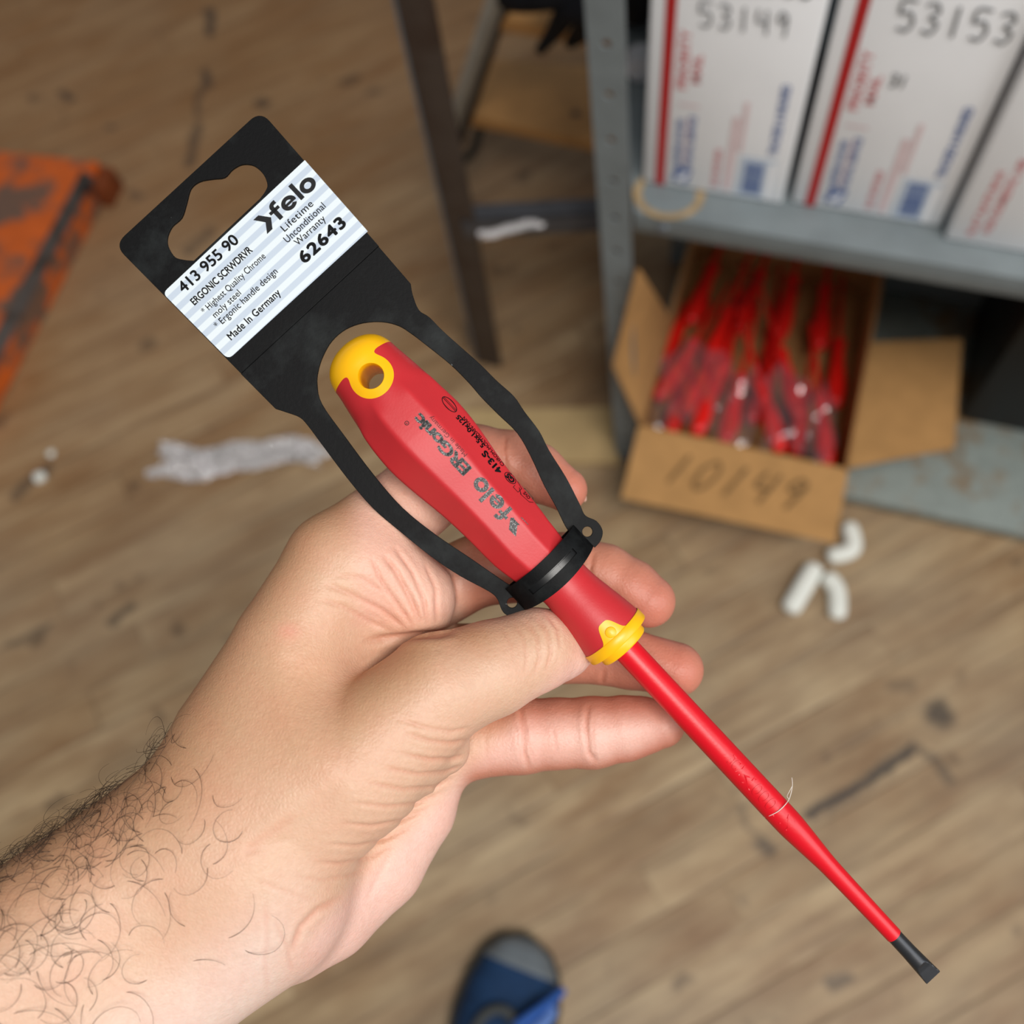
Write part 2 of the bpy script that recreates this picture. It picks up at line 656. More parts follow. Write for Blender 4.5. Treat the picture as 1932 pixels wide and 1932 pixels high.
# ------------------------------------------------------------------ shelving unit
YF = .626
Z_UP, Z_LO = .528, .032
shelf = empty('shelving_unit', (-.13, YF, 0), label='grey steel shelving unit with perforated post, standing at right', cat='shelving unit')
SO = Vector((-.13, YF, 0))


def shelf_part(name, bm, m, smooth=30, parent=shelf):
    for v in bm.verts:
        v.co -= SO
    return bm_obj(name, bm, m, parent, smooth)


bm = bmesh.new()
add_box(bm, (-.134, YF, Z_UP - .003), (.9, YF + .34, Z_UP), .001)
add_box(bm, (-.134, YF, Z_UP - .027), (.9, YF + .003, Z_UP - .002), .001)
add_box(bm, (-.134, YF + .003, Z_UP - .027), (-.131, YF + .34, Z_UP - .002), .001)
add_box(bm, (-.134, YF + .337, Z_UP - .027), (.9, YF + .34, Z_UP - .002), .001)
for q in bm.verts:            # the left end runs a little askew
    if q.co.x < -.12 and q.co.y > YF + .1:
        q.co.x -= .105
up = shelf_part('upper_shelf', bm, M['grey_paint'])
bm = bmesh.new()
add_box(bm, (-.128, YF, Z_LO - .003), (.9, YF + .34, Z_LO), .001)
add_box(bm, (-.128, YF, Z_LO - .018), (.9, YF + .003, Z_LO - .002), .001)
add_box(bm, (-.128, YF + .337, Z_LO - .018), (.9, YF + .34, Z_LO - .002), .001)
shelf_part('lower_shelf', bm, M['rusty_grey'])


bm = bmesh.new()
add_box(bm, (-.126, YF + .341, .0), (.9, YF + .343, 1.6))  # unseen sheet added to keep light out from under the shelves
shelf_part('light_block_panel', bm, M['grey_paint'])


def angle_post(x0, x1, zt, lean, y0=YF, depth=.034, holes=True, flip=False):
    """perforated angle iron: a face towards -Y with punched holes and a flange towards +Y"""
    loops = [[(x0, 0), (x1, 0), (x1 + lean, zt), (x0 + lean, zt)]]
    if holes:
        z = .06
        while z < zt - .02:
            cx = (x0 + x1) / 2 + lean * z / zt
            loops.append([(cx + .0042 * math.cos(t), z + .0042 * math.sin(t)) for t in np.linspace(0, 2 * math.pi, 12, endpoint=False)])
            z += .0508
    v, f = curve_fill(loops, extrude=.0011)
    face = np.stack([v[:, 0], v[:, 2] + y0 - .0012, v[:, 1]], 1)
    bm2 = bmesh.new()
    vs = add_box(bm2, (x0, y0, 0), (x0 + .0022, y0 + depth, zt))
    for q in vs:
        q.co.x += lean * q.co.z / zt
    fv = np.array([tuple(q.co) for q in bm2.verts])
    bm2.verts.index_update()
    ff = [tuple(q.index for q in p.verts) for p in bm2.faces]
    bm2.free()
    return join([(face, f), (fv, ff)])


v, f = angle_post(-.1475, -.1165, 1.6, -.062)
post = mesh_obj('post', v - np.array(SO), f, M['grey_paint'], shelf, 30)
v, f = angle_post(-.1475, -.1165, 1.6, -.062, y0=YF + .346)
mesh_obj('post', v - np.array(SO), f, M['grey_paint'], shelf, 30)
for z in (Z_UP - .014,):
    bm = bmesh.new()
    bmesh.ops.create_cone(bm, cap_ends=True, segments=6, radius1=.0058, radius2=.0052, depth=.005,
                          matrix=Matrix.Translation((-.105, YF - .0025, z)) @ Matrix.Rotation(math.pi / 2, 4, 'X'))
    shelf_part('bolt', bm, M['blue_grey_steel'], 30)
# ring stain left on the upper shelf
th = np.linspace(0, 2 * math.pi, 40)
ctr = onz(1262, 366, Z_UP)
ring_v, ring_f = [], []
for i, t in enumerate(th):
    for r in (.026, .034):
        ring_v.append((ctr[0] + r * math.cos(t), ctr[1] + r * .9 * math.sin(t), Z_UP + .0004))
for i in range(len(th) - 1):
    ring_f.append((2 * i, 2 * i + 2, 2 * i + 3, 2 * i + 1))
mesh_obj('ring_stain', np.array(ring_v) - np.array(SO), ring_f, plain('rust_ring', (158, 134, 98), .6, .3, var=.12, scale=60), up)

# ------------------------------------------------------------------ white postal boxes on the shelf
YB = .662


def marker_strokes(chars, a0, b0, h, w, rad=.0016, slant=0.0):
    """handwritten digits as flat round strokes in face coordinates; returns list of polylines"""
    G = {'5': [[(.9, 1), (.2, 1), (.12, .58), (.6, .62), (.82, .32), (.55, .02), (.05, .08)]],
         '3': [[(.1, .92), (.6, 1), (.8, .75), (.4, .55), (.8, .35), (.55, .02), (.08, .1)]],
         '1': [[(.5, 1), (.42, 0)]],
         '4': [[(.15, 1), (.12, .5), (.75, .5)], [(.72, 1), (.68, 0)]],
         '9': [[(.75, .85), (.4, 1), (.15, .72), (.45, .55), (.75, .8), (.6, 0)]],
         '0': [[(.5, 1), (.15, .7), (.2, .2), (.5, 0), (.8, .3), (.8, .75), (.5, 1)]],
         'o': [[(.5, .9), (.1, .6), (.3, .1), (.7, .1), (.9, .55), (.5, .9)]],
         'e': [[(.1, .5), (.8, .55), (.6, .95), (.2, .8), (.15, .3), (.5, .05), (.9, .15)]],
         'r': [[(.2, 1), (.2, 0)], [(.2, .7), (.5, .95), (.85, .85)]],
         'd': [[(.8, 1.4), (.75, 0)], [(.75, .8), (.3, .9), (.1, .4), (.4, .05), (.75, .3)]],
         '-': [[(0, .5), (1, .55)]]}
    out = []
    for i, ch in enumerate(chars):
        for st in G[ch]:
            p = np.array(st)
            q = np.stack([a0 + (i + p[:, 0] * .8) * w + slant * p[:, 1] * h, b0 + p[:, 1] * h], 1)
            out.append(smooth_curve(q, 5))
    return out


def ribbons(lines, rad):
    """flat strokes of a pen in the plane: verts xy, faces"""
    parts = []
    for ln in lines:
        d = np.gradient(ln, axis=0)
        d /= np.linalg.norm(d, axis=1)[:, None] + 1e-9
        nn = np.stack([-d[:, 1], d[:, 0]], 1) * rad
        a, b = ln + nn, ln - nn
        v = np.concatenate([a, b])
        k = len(ln)
        fs = [(i, i + k, i + k + 1, i + 1) for i in range(k - 1)]
        parts.append((np.concatenate([v, np.zeros((2 * k, 1))], 1), fs))
    v, f = join(parts)
    return v[:, :2], f


def postal_box(left, right_w, yb, height, label, digits, marks='full'):
    """box on the shelf; its printed face is a plane towards the viewer. face coords: a right, b up (metres)"""
    x0 = left
    t = empty('postal_box', (x0 + right_w / 2, yb + .1, Z_UP), label=label, cat='box', group='white postal boxes on the steel shelf')
    org = np.array([x0 + right_w / 2, yb + .1, Z_UP])
    depth = .20
    bm = bmesh.new()
    add_box(bm, (-right_w / 2, -.1, .0012), (right_w / 2, depth - .1, height), .003)
    bm_obj('carton', bm, M['white_card'], t, 40)

    def face(name, v2, fs, m, lift=.0006):
        v2 = np.asarray(v2)
        v = np.stack([x0 + v2[:, 0], np.full(len(v2), yb - lift), Z_UP + v2[:, 1]], 1) - org
        return mesh_obj(name, v, fs, m, t)

    def rect(a0, b0, a1, b1):
        return np.array([(a0, b0), (a1, b0), (a1, b1), (a0, b1)]), [(0, 1, 2, 3)]

    def up_text(s, a, b0, b1, h, bold=.0):
        v, f = text_flat(s, b1 - b0, h, bold, single=True)
        return np.stack([a - v[:, 1], b0 + v[:, 0]], 1), f
    if marks == 'full':
        face('red_stripe', *rect(.0125, .002, .0215, height - .003), M['box_red'])
        w = right_w
        for q in (up_text('PRIORITY', .0345, .122, .182, .0085, .02), up_text('MAIL', .0455, .130, .160, .0075, .02),
                  up_text('FLAT RATE BOX', .0715, .012, .060, .006, .02)):
            face('red_lettering', q[0], q[1], M['print_red'])
        for q in (up_text('UNITED STATES', .0350, .032, .088, .0062, .03), up_text('POSTAL SERVICE', .0455, .032, .094, .0062, .03),
                  up_text('TRACKED & INSURED', w - .0135, .062, .142, .0075, .03)):
            face('blue_lettering', q[0], q[1], M['print_blue'])
        for q in (rect(.0375, .034, .0392, .090), rect(.0770, .010, .0830, .100), rect(.0850, .060, .0890, .118), rect(.0290, .104, .0470, .1065)):
            face('pale_line', q[0], q[1], M['print_pink'])
        # eagle emblem: slanted blue block with a white sweep
        e = np.array([(.0285, .011), (.0430, .009), (.0470, .029), (.0310, .031)])
        face('emblem', e, [(0, 1, 2, 3)], M['print_blue'])
        sw = np.array([(.0325, .013), (.0385, .012), (.0450, .0255), (.0360, .021)])
        face('emblem_sweep', sw, [(0, 1, 2, 3)], M['white_card'], .0010)
        # barcode panel
        face('barcode_panel', *rect(w - .0440, .005, w - .0120, .056), M['print_pale'])
        bars = []
        b = .011
        while b < .050:
            hh = random.choice((.0012, .0018, .0028))
            bars.append((np.c_[rect(w - .0390, b, w - .0220, b + hh)[0], np.zeros(4)], [(0, 1, 2, 3)]))
            b += hh + random.choice((.0008, .0012))
        v, f = join(bars)
        face('barcode', v[:, :2], f, M['print_blue'], .0010)
        face('barcode_margin', *rect(w - .0185, .006, w - .0125, .052), M['white_card'], .0010)
    else:
        for q in (up_text('FLAT RATE BOX', .022, .014, .095, .0060, .02), up_text('FOR DOMESTIC USE', .034, .020, .110, .0065, .02)):
            face('red_lettering', q[0], q[1], M['print_red'])
        face('blue_block', *rect(.066, .15, .085, .19), M['print_blue'])
    for (chars, a0, b0, h, cw, sl, rad) in digits:
        v, f = ribbons(marker_strokes(chars, a0, b0, h, cw, slant=sl), rad)
        face('handwriting', v, f, M['marker'], .0014)
    return t


postal_box(-.1345, .133, YB, .33, 'white postal box with red stripe and a barcode, nearest the grey post',
           [('53149', .040, .188, .022, .0148, -.10, .0008), ('erodoeo', .036, .224, .016, .0125, 0, .0011), ('-', .036, .226, .010, .095, 0, .0010)])
postal_box(.0065, .134, YB + .004, .33, 'white postal box with red stripe, middle one of the row, marked 53153',
           [('53153', .044, .204, .026, .0172, -.10, .0010), ('31', .052, .152, .012, .007, 0, .0009)])
postal_box(.1460, .134, YB - .009, .33, 'white postal box at the right end of the row, without a red stripe', [], 'side')

# ------------------------------------------------------------------ cardboard bin with bagged screwdrivers on the lower shelf
BX0, BX1, BY0, BY1, BZ0, BZ1 = -.113, .150, .600, .955, Z_LO + .0005, .152
bo = np.array([(BX0 + BX1) / 2, (BY0 + BY1) / 2, BZ0])
carton = empty('cardboard_box', bo, label='open brown cardboard box marked 10149, holding red screwdrivers, under the shelf', cat='box')
bm = bmesh.new()
th_ = .003
add_box(bm, (BX0, BY0, BZ0), (BX1, BY1, BZ0 + th_))
add_box(bm, (BX0, BY0, BZ0), (BX1, BY0 + th_, BZ1))
add_box(bm, (BX0, BY1 - th_, BZ0), (BX1, BY1, BZ1))
add_box(bm, (BX0, BY0, BZ0), (BX0 + th_, BY1, BZ1))
add_box(bm, (BX1 - th_, BY0, BZ0), (BX1, BY1, BZ1))
for v_ in bm.verts:
    v_.co -= Vector(bo)
bm_obj('box_body', bm, M['cardboard'], carton, 30)


def slab(name, quad, thick, m, parent, origin, bend=0.0):
    """thick sheet through four corners (a,b,c,d), slightly bowed"""
    q = np.array(quad, float)
    nu = 8
    nrm = np.cross(q[1] - q[0], q[3] - q[0])
    nrm /= np.linalg.norm(nrm)
    V, Fc = [], []
    for k in (0, 1):
        for i in range(nu + 1):
            for j in range(nu + 1):
                s, t = i / nu, j / nu
                p = (q[0] * (1 - s) + q[1] * s) * (1 - t) + (q[3] * (1 - s) + q[2] * s) * t
                V.append(p + nrm * (bend * math.sin(math.pi * s) * t + (k - .5) * thick))
    N = (nu + 1) ** 2

    def I(k, i, j):
        return k * N + i * (nu + 1) + j
    for i in range(nu):
        for j in range(nu):
            Fc.append((I(1, i, j), I(1, i + 1, j), I(1, i + 1, j + 1), I(1, i, j + 1)))
            Fc.append((I(0, i, j), I(0, i, j + 1), I(0, i + 1, j + 1), I(0, i + 1, j)))
    for i in range(nu):
        Fc.append((I(0, i, 0), I(0, i + 1, 0), I(1, i + 1, 0), I(1, i, 0)))
        Fc.append((I(0, i, nu), I(1, i, nu), I(1, i + 1, nu), I(0, i + 1, nu)))
        Fc.append((I(0, 0, i), I(1, 0, i), I(1, 0, i + 1), I(0, 0, i + 1)))
        Fc.append((I(0, nu, i), I(0, nu, i + 1), I(1, nu, i + 1), I(1, nu, i)))
    return mesh_obj(name, np.array(V), Fc, m, parent, 40, origin)


fl = [(BX0, BY0, BZ1), (BX1, BY0, BZ1), onz(1575, 1025, .100), onz(1172, 940, .100)]
fl = [np.array(p) for p in fl]
front = slab('flap', fl, .003, M['cardboard'], carton, bo, .002)
slab('flap', [(BX1, BY0 + .004, BZ1), (BX1, .79, BZ1), onz(1815, 640, .165), onz(1800, 845, .165)], .003, M['cardboard'], carton, bo, .0)
slab('flap', [(BX0 + .001, .770, BZ1), (BX0 + .001, BY0 + .004, BZ1), ony(1157, 690, .606), ony(1204, 507, .612)], .003, M['cardboard'], carton, bo, .0)
# number written on the front flap
e1 = fl[1] - fl[0]
wf = np.linalg.norm(e1)
e1 = e1 / wf
e2 = fl[3] - fl[0]
e2 = e2 - e1 * (e2 @ e1)
hf = np.linalg.norm(e2)
e2 /= hf
nf = np.cross(e2, e1)
nf = nf if nf[2] > 0 else -nf
v, f = ribbons(marker_strokes('10149', .040, -.062, .040, .036, slant=.45), .0019)
v3 = fl[0] + np.outer(v[:, 0], e1) - np.outer(v[:, 1], e2) + nf * .0034
mesh_obj('handwriting', v3, f, M['marker_soft'], front, origin=bo)


def lathe(prof, nseg=20):
    V, Fc = [], []
    for (s, r) in prof:
        for j in range(nseg):
            t = 2 * math.pi * j / nseg
            V.append((s, r * math.cos(t), r * math.sin(t)))
    for i in range(len(prof) - 1):
        for j in range(nseg):
            k = (j + 1) % nseg
            Fc.append((i * nseg + j, i * nseg + k, (i + 1) * nseg + k, (i + 1) * nseg + j))
    return np.array(V), Fc


hp = [(0, .0005), (.001, .006), (.005, .0095), (.012, .0108), (.03, .0132), (.045, .0125), (.065, .0102), (.085, .0078), (.10, .0095), (.108, .0098), (.1085, .004)]
hv, hf_ = lathe(hp)
sv, sf = lathe([(.108, .0036), (.17, .0036), (.19, .0027), (.225, .0024)], 10)
tv, tf = lathe([(.225, .0022), (.232, .0024), (.236, .0006)], 10)


def direction_matrix(p, q):
    d = Vector(q) - Vector(p)
    mm = d.to_track_quat('X', 'Z').to_matrix().to_4x4()
    mm.translation = Vector(p)
    return mm


bag_sd = empty('screwdriver', label='tmp', cat='screwdriver', group='bagged screwdrivers in the cardboard box')
sd_parts = [mesh_obj('handle', hv, hf_, M['bag_red'], bag_sd, 60), mesh_obj('shaft', sv, sf, M['bag_red'], bag_sd, 60),
            mesh_obj('blade_tip', tv, tf, M['tip_steel'], bag_sd, 60)]
lay = [  # handle end pixel, height, shaft end pixel, height, label
    ((1290, 782), .118, (1400, 560), .105, 'red screwdriver showing most of its handle at the left of the box'),
    ((1365, 850), .120, (1425, 600), .108, 'red screwdriver near the front flap, under clear film, left of centre'),
    ((1462, 905), .128, (1405, 625), .128, 'bright red screwdriver at the centre of the box with its handle nearest the flap'),
    ((1560, 880), .118, (1535, 655), .105, 'red screwdriver along the right wall of the cardboard box'),
    ((1240, 755), .105, (1345, 590), .095, 'red screwdriver tight against the left wall of the cardboard box'),
    ((1510, 790), .122, (1450, 590), .112, 'red screwdriver lying behind the bright central one in the box'),
    ((1420, 800), .100, (1490, 590), .095, 'red screwdriver deep in the middle of the cardboard box'),
    ((1330, 700), .108, (1400, 520), .100, 'red screwdriver further back at the left in the cardboard box'),
    ((1300, 612), .090, (1350, 490), .085, 'red screwdriver in the shadow under the shelf at the far left of the box'),
    ((1392, 628), .092, (1440, 500), .085, 'red screwdriver in the shadow under the shelf, second from the left'),
    ((1470, 640), .090, (1500, 510), .085, 'red screwdriver in the shadow under the shelf, second from the right'),
    ((1545, 660), .092, (1560, 530), .085, 'red screwdriver in the shadow under the shelf at the far right of the box'),
    ((1245, 690), .080, (1330, 520), .075, 'red screwdriver low along the left wall, half hidden by the others'),
    ((1355, 745), .070, (1390, 560), .065, 'red screwdriver low in the box, under the two left ones'),
    ((1440, 745), .070, (1465, 560), .065, 'red screwdriver low in the box, under the bright central one'),
    ((1500, 860), .085, (1530, 680), .080, 'red screwdriver low at the front right of the box'),
    ((1575, 770), .075, (1585, 600), .070, 'red screwdriver low along the right wall of the box, in shade'),
    ((1265, 820), .090, (1300, 700), .085, 'red screwdriver low in the front left corner of the box'),
    ((1310, 830), .126, (1380, 640), .118, 'red screwdriver crossing the left film bag close to the front flap'),
]
for i, (a, za, b, zb, lab) in enumerate(lay):
    p, q = onz(*a, za), onz(*b, zb)
    p[1] = max(p[1], BY0 + .018)
    if i == 0:
        o = bag_sd
    else:
        o = bag_sd.copy()
        COL.objects.link(o)
        for c in sd_parts:
            d = c.copy()
            COL.objects.link(d)
            d.parent = o
    o.matrix_world = direction_matrix(p, q)
    o['label'] = lab


def crumpled(name, pts4, amp, m, label, cat, nu=40, nv=26, seed=1, group=None, thick=0, freq=9, round_=False):
    """crumpled thin sheet through four corners with real folds"""
    r = np.random.default_rng(seed)
    q = np.array(pts4, float)
    ph = r.uniform(0, 6.28, (7, 3))
    fr = r.uniform(.4, 1.0, (7, 2)) * freq * r.choice([-1, 1], (7, 2))
    V, Fc = [], []
    for i in range(nu + 1):
        for j in range(nv + 1):
            s, t = i / nu, j / nv
            p = (q[0] * (1 - s) + q[1] * s) * (1 - t) + (q[3] * (1 - s) + q[2] * s) * t
            h = 0
            for k in range(7):
                h += abs(math.sin(fr[k, 0] * s * 2.2 + fr[k, 1] * t * 1.3 + ph[k, 0])) - .6
            edge = min(1, 6 * min(s, 1 - s, t, 1 - t) + .35)
            wob_s = .10 * math.sin(5 * t + ph[0, 0]) + .05 * math.sin(13 * t + ph[1, 0])
            wob_t = .12 * math.sin(7 * s + ph[2, 0]) + .06 * math.sin(17 * s + ph[3, 0])
            p = p + (q[1] - q[0]) * wob_s * abs(2 * s - 1) * .5 + (q[3] - q[0]) * wob_t * abs(2 * t - 1)
            V.append(p + np.array([0, 0, 1.0]) * amp * h / 2.2 * edge + r.normal(0, amp * .05, 3))
    for i in range(nu):
        for j in range(nv):
            a = i * (nv + 1) + j
            Fc.append((a, a + nv + 1, a + nv + 2, a + 1))
    V = np.array(V)
    o0 = V.mean(0)
    o = mesh_obj(name, V, Fc, m, None, 180, o0)
    o.location = o0
    return tag(o, label, cat, group)


crumpled('plastic_bag', [onz(1218, 800, .128), onz(1412, 838, .130), onz(1440, 690, .150), onz(1255, 650, .138)], .007, M['bag_film'],
         'clear plastic bag film over the screwdrivers at the left of the box', 'bag', seed=4, freq=7)
crumpled('plastic_bag', [onz(1440, 840, .142), onz(1575, 872, .138), onz(1565, 720, .138), onz(1440, 700, .146)], .006, M['bag_film'],
         'clear plastic bag film over the screwdrivers at the right of the box', 'bag', seed=9, freq=7)

# black bin further right on the lower shelf
bm = bmesh.new()
add_box(bm, (.298, .775, Z_LO + .0005), (.62, .955, .40), .006)
add_box(bm, (.292, .769, .375), (.626, .961, .402), .003)
o0 = Vector((.46, .865, Z_LO))
for q in bm.verts:
    q.co -= o0
o = bm_obj('storage_bin', bm, M['bin_black'], None, 40)
o.location = o0
tag(o, 'black storage bin on the rusty lower shelf at right', 'bin')


# ------------------------------------------------------------------ dark steel frame left of the shelves
fo = np.array([-.372, .728, 0])
fr_t = empty('steel_rack', fo, label='dark brown steel rack with one upright and a low crossbar, left of the shelving', cat='rack')
bm = bmesh.new()
lx = -.020
for lo, hi, which in (((-.016, 0, 0), (.022, .004, 1.5), 0),):
    vs = add_box(bm, lo, hi, .0008)
bm_obj('upright', bm, M['dark_steel'], fr_t, 30)  # browner and darker than its flange
bm = bmesh.new()
add_box(bm, (-.020, .0, 0), (-.0165, .036, 1.5), .0008)
bm_obj('upright_flange', bm, M['blue_grey_steel'], fr_t, 30)


def col_z(px_y, x, y):
    for z in np.linspace(0, 1.2, 1201):
        c = R3.T @ (np.array([x, y, z]) - CAM)
        if 966 - F_PX * c[1] / -c[2] < px_y:
            return z
    return 1.2


zb = col_z(418, fo[0], fo[1])
e_l, e_r = onz(872, 420, zb), onz(1160, 405, zb)
dirb = e_r - e_l
lb = np.linalg.norm(dirb[:2])
mb = Matrix.Translation(Vector(e_l - fo)) @ Matrix.Rotation(math.atan2(dirb[1], dirb[0]), 4, 'Z')
bm = bmesh.new()
add_box(bm, (0, -.003, -.026), (lb, 0, .006), .0008, mb)
add_box(bm, (0, -.003, .003), (lb, .022, .006), .0008, mb)
bm_obj('crossbar', bm, plain('dark_grey_steel', (72, 72, 76), .4, .5, var=.08), fr_t, 30)

# step ladder with wooden treads behind
so = onz(990, 200, .15)
so[2] = 0
lad = empty('step_ladder', so, label='step ladder with plywood treads and a dull metal rail, behind the dark steel rack', cat='ladder')


def tread(c4, z, th=.022):
    pts = np.array([onz(px, py, z) for px, py in c4])
    V = np.concatenate([pts, pts - np.array([0, 0, th])])
    Fc = [(0, 1, 2, 3), (7, 6, 5, 4)] + [(i, i + 4, (i + 1) % 4 + 4, (i + 1) % 4) for i in range(4)]
    bm = bmesh.new()
    vs = [bm.verts.new(p - so) for p in V]
    for q in Fc:
        bm.faces.new([vs[i] for i in q])
    bmesh.ops.bevel(bm, geom=list(bm.edges), offset=.003, segments=2, affect='EDGES', profile=.5)
    return bm_obj('tread', bm, M['plywood'], lad, 40)


t1 = tread([(868, 214), (1190, 282), (1220, 130), (908, 108)], .20)
bm = bmesh.new()
pb = onz(1086, 214, .2011) - so
bmesh.ops.create_cone(bm, cap_ends=True, segments=12, radius1=.006, radius2=.005, depth=.002, matrix=Matrix.Translation(Vector(pb)))
bm_obj('screw', bm, M['dark_steel'], t1, 30)
tread([(940, 32), (1200, 78), (1200, -120), (975, -90)], .42)
a, b = onz(846, 262, .16), onz(955, -60, .52)
v, f = tube([a - so, b - so], .011, 4)
mesh_obj('rail', v, f, M['ladder_alu'], lad, 30)
v, f = tube([onz(866, 268, .14) - so, onz(975, -60, .50) - so], .0075, 4)
mesh_obj('rail_channel', v, f, M['dark_steel'], lad, 30)
pts = smooth_curve([onz(905, 240, .16) - so, onz(896, 278, .13) - so, onz(878, 300, .11) - so, onz(862, 306, .11) - so, onz(850, 296, .115) - so], 5)
v, f = tube(pts, .0065, 8)
mesh_obj('foot_hook', v, f, M['shoe_dark'], lad, 60)
# right-hand leg of the ladder down to the floor, mostly hidden behind the post
v, f = tube([onz(1180, 300, .0) - so, onz(1215, 100, .45) - so], .010, 4)
mesh_obj('rail', v, f, M['ladder_alu'], lad, 30)
v, f = tube([a - so, (a - so) * np.array([1, 1, 0]) + np.array([0, 0, .0])], .009, 4)
mesh_obj('leg', v, f, M['dark_steel'], lad, 30)

# glossy film on the crossbar
fp = [onz(906, 452, zb + .004), onz(1022, 428, zb + .004), onz(1020, 412, zb + .01), onz(906, 436, zb + .01)]
crumpled('film_scrap', fp, .004, M['wrap_film'], 'shiny strip of clear film lying on the dark crossbar', 'film', 30, 10, seed=3, freq=12)

# black bag behind the boxes, with a strap hanging over the shelf's end
bag = empty('black_bag', (-.216, .872, Z_UP + .062), label='black fabric bag with a dangling strap at the top, behind the grey post', cat='bag')
bo2 = np.array(bag.location)
bm = bmesh.new()
bmesh.ops.create_icosphere(bm, subdivisions=4, radius=1.0)
for q in bm.verts:
    d = q.co.normalized()
    k = 1 + .12 * math.sin(5 * d.x + 2 * d.z) + .08 * math.sin(9 * d.y + 4 * d.x)
    q.co = Vector((d.x * .072 * k, d.y * .045 * k, d.z * .058 * k))
bm_obj('bag_body', bm, M['black_cloth'], bag, 180)
pts = smooth_curve([bo2 + np.array([-.05, 0, .04]), onz(1120, 0, .63), onz(1075, 20, .62), onz(1045, 62, .58), onz(1018, 95, .55)], 6) - bo2
v, f = tube(pts, np.linspace(.020, .005, len(pts)), 8)
mesh_obj('strap', v * 1.0, f, M['black_cloth'], bag, 60)
pts = smooth_curve([bo2 + np.array([-.06, 0, .03]), onz(1120, 20, .60), onz(1100, 55, .56), onz(1075, 82, .53)], 6) - bo2
v, f = tube(pts, np.linspace(.022, .006, len(pts)), 8)
mesh_obj('strap', v, f, M['black_cloth'], bag, 60)
pts = smooth_curve([onz(960, -6, .60), onz(1000, -4, .62), onz(1060, -10, .63), onz(1110, -20, .63)], 6) - bo2
v, f = tube(pts, .014, 8)
mesh_obj('handle', v, f, M['black_cloth'], bag, 60)
# white roll on the shelf in front of the bag
pw = onz(1209, 118, Z_UP + .0155)
bm = bmesh.new()
bmesh.ops.create_cone(bm, cap_ends=True, segments=24, radius1=.015, radius2=.015, depth=.024, matrix=Matrix.Rotation(.3, 4, 'Z') @ Matrix.Rotation(math.pi / 2, 4, 'X'))
bmesh.ops.bevel(bm, geom=[e for e in bm.edges if e.calc_face_angle(0) > 1], offset=.002, segments=2, affect='EDGES')
o = bm_obj('tape_roll', bm, plain('greyish_white_tape', (196, 196, 200), .5, .4), None, 40)
o.location = pw
tag(o, 'whitish roll on the shelf between the grey post and first white box', 'roll')

# pale board on the floor by the post
q = [onz(868, 772, .012), onz(1163, 766, .012), onz(1168, 872, .012), onz(880, 868, .012)]
oc = np.mean(q, 0)
oc[2] = 0
V = np.array([p for p in q] + [p * np.array([1, 1, 0]) + np.array([0, 0, .0005]) for p in q])
bm = bmesh.new()
vs = [bm.verts.new(p - oc) for p in V]
for q4 in [(3, 2, 1, 0), (4, 5, 6, 7)] + [(i, (i + 1) % 4, (i + 1) % 4 + 4, i + 4) for i in range(4)]:
    bm.faces.new([vs[i] for i in q4])
bmesh.ops.bevel(bm, geom=list(bm.edges), offset=.0015, segments=1, affect='EDGES')
o = bm_obj('wood_board', bm, M['pale_wood'], None, 30)
o.location = oc
tag(o, 'pale wooden board lying on the floor by the foot of the grey post', 'board')

# ------------------------------------------------------------------ loose things on the floor


def peanut(p, q, bend, rad, flat, label):
    p, q = np.array(p), np.array(q)
    mid = (p + q) / 2 + bend
    pts = smooth_curve([p, mid, q], 8)
    n = len(pts)
    tt = np.linspace(0, 1, n)
    rr = rad * np.clip(np.sqrt(np.clip(1 - (2 * tt - 1) ** 8, 0, 1)), .35, 1)
    v, f = tube(pts, rr, 14)
    o0 = v.mean(0)
    o0[2] = 0
    v = v - o0
    v[:, 2] = v[:, 2] * flat
    v[:, 2] -= v[:, 2].min() - .0004
    o = mesh_obj('packing_peanut', v, f, M['foam'], None, 50)
    o.location = o0
    return tag(o, label, 'packing foam', 'foam packing peanuts on the floor')


zz = .010
peanut(onz(1600, 985, zz), onz(1560, 1050, zz), onz(1608, 1035, zz) - onz(1580, 1018, zz), .0118, .8, 'curled foam peanut touching the corner of the cardboard flap')
peanut(onz(1540, 1065, zz), onz(1487, 1155, zz), np.zeros(3), .0135, .8, 'straight white foam peanut, leftmost of the three by the box')
peanut(onz(1556, 1085, zz), onz(1580, 1168, zz), onz(1578, 1112, zz) - onz(1568, 1126, zz), .0120, .8, 'bent foam peanut in front of the curled one')

z1 = .012
bagp = [onz(283, 905, z1), onz(612, 876, z1), onz(606, 832, z1), onz(300, 838, z1)]
crumpled('plastic_wrap', bagp, .014, M['wrap_film'], 'crumpled strip of clear plastic wrap lying on the wood floor', 'plastic wrap', 90, 26, seed=5, freq=26)


def crumb(px, py, r, label):
    bm = bmesh.new()
    bmesh.ops.create_icosphere(bm, subdivisions=2, radius=r)
    for q in bm.verts:
        q.co *= 1 + random.uniform(-.2, .2)
        q.co.z = max(q.co.z * .7, -r * .5)
    o = bm_obj('foam_crumb', bm, M['foam'], None, 180)
    p = onz(px, py, r * .5)
    o.location = p
    return tag(o, label, 'crumb', 'white foam crumbs on the floor')


crumb(75, 900, .010, 'larger white foam crumb on the floor near the left edge')
crumb(96, 856, .006, 'tiny white foam crumb just behind the larger one at left')
crumb(930, 674, .009, 'white foam crumb beside the foot of the dark steel rack')

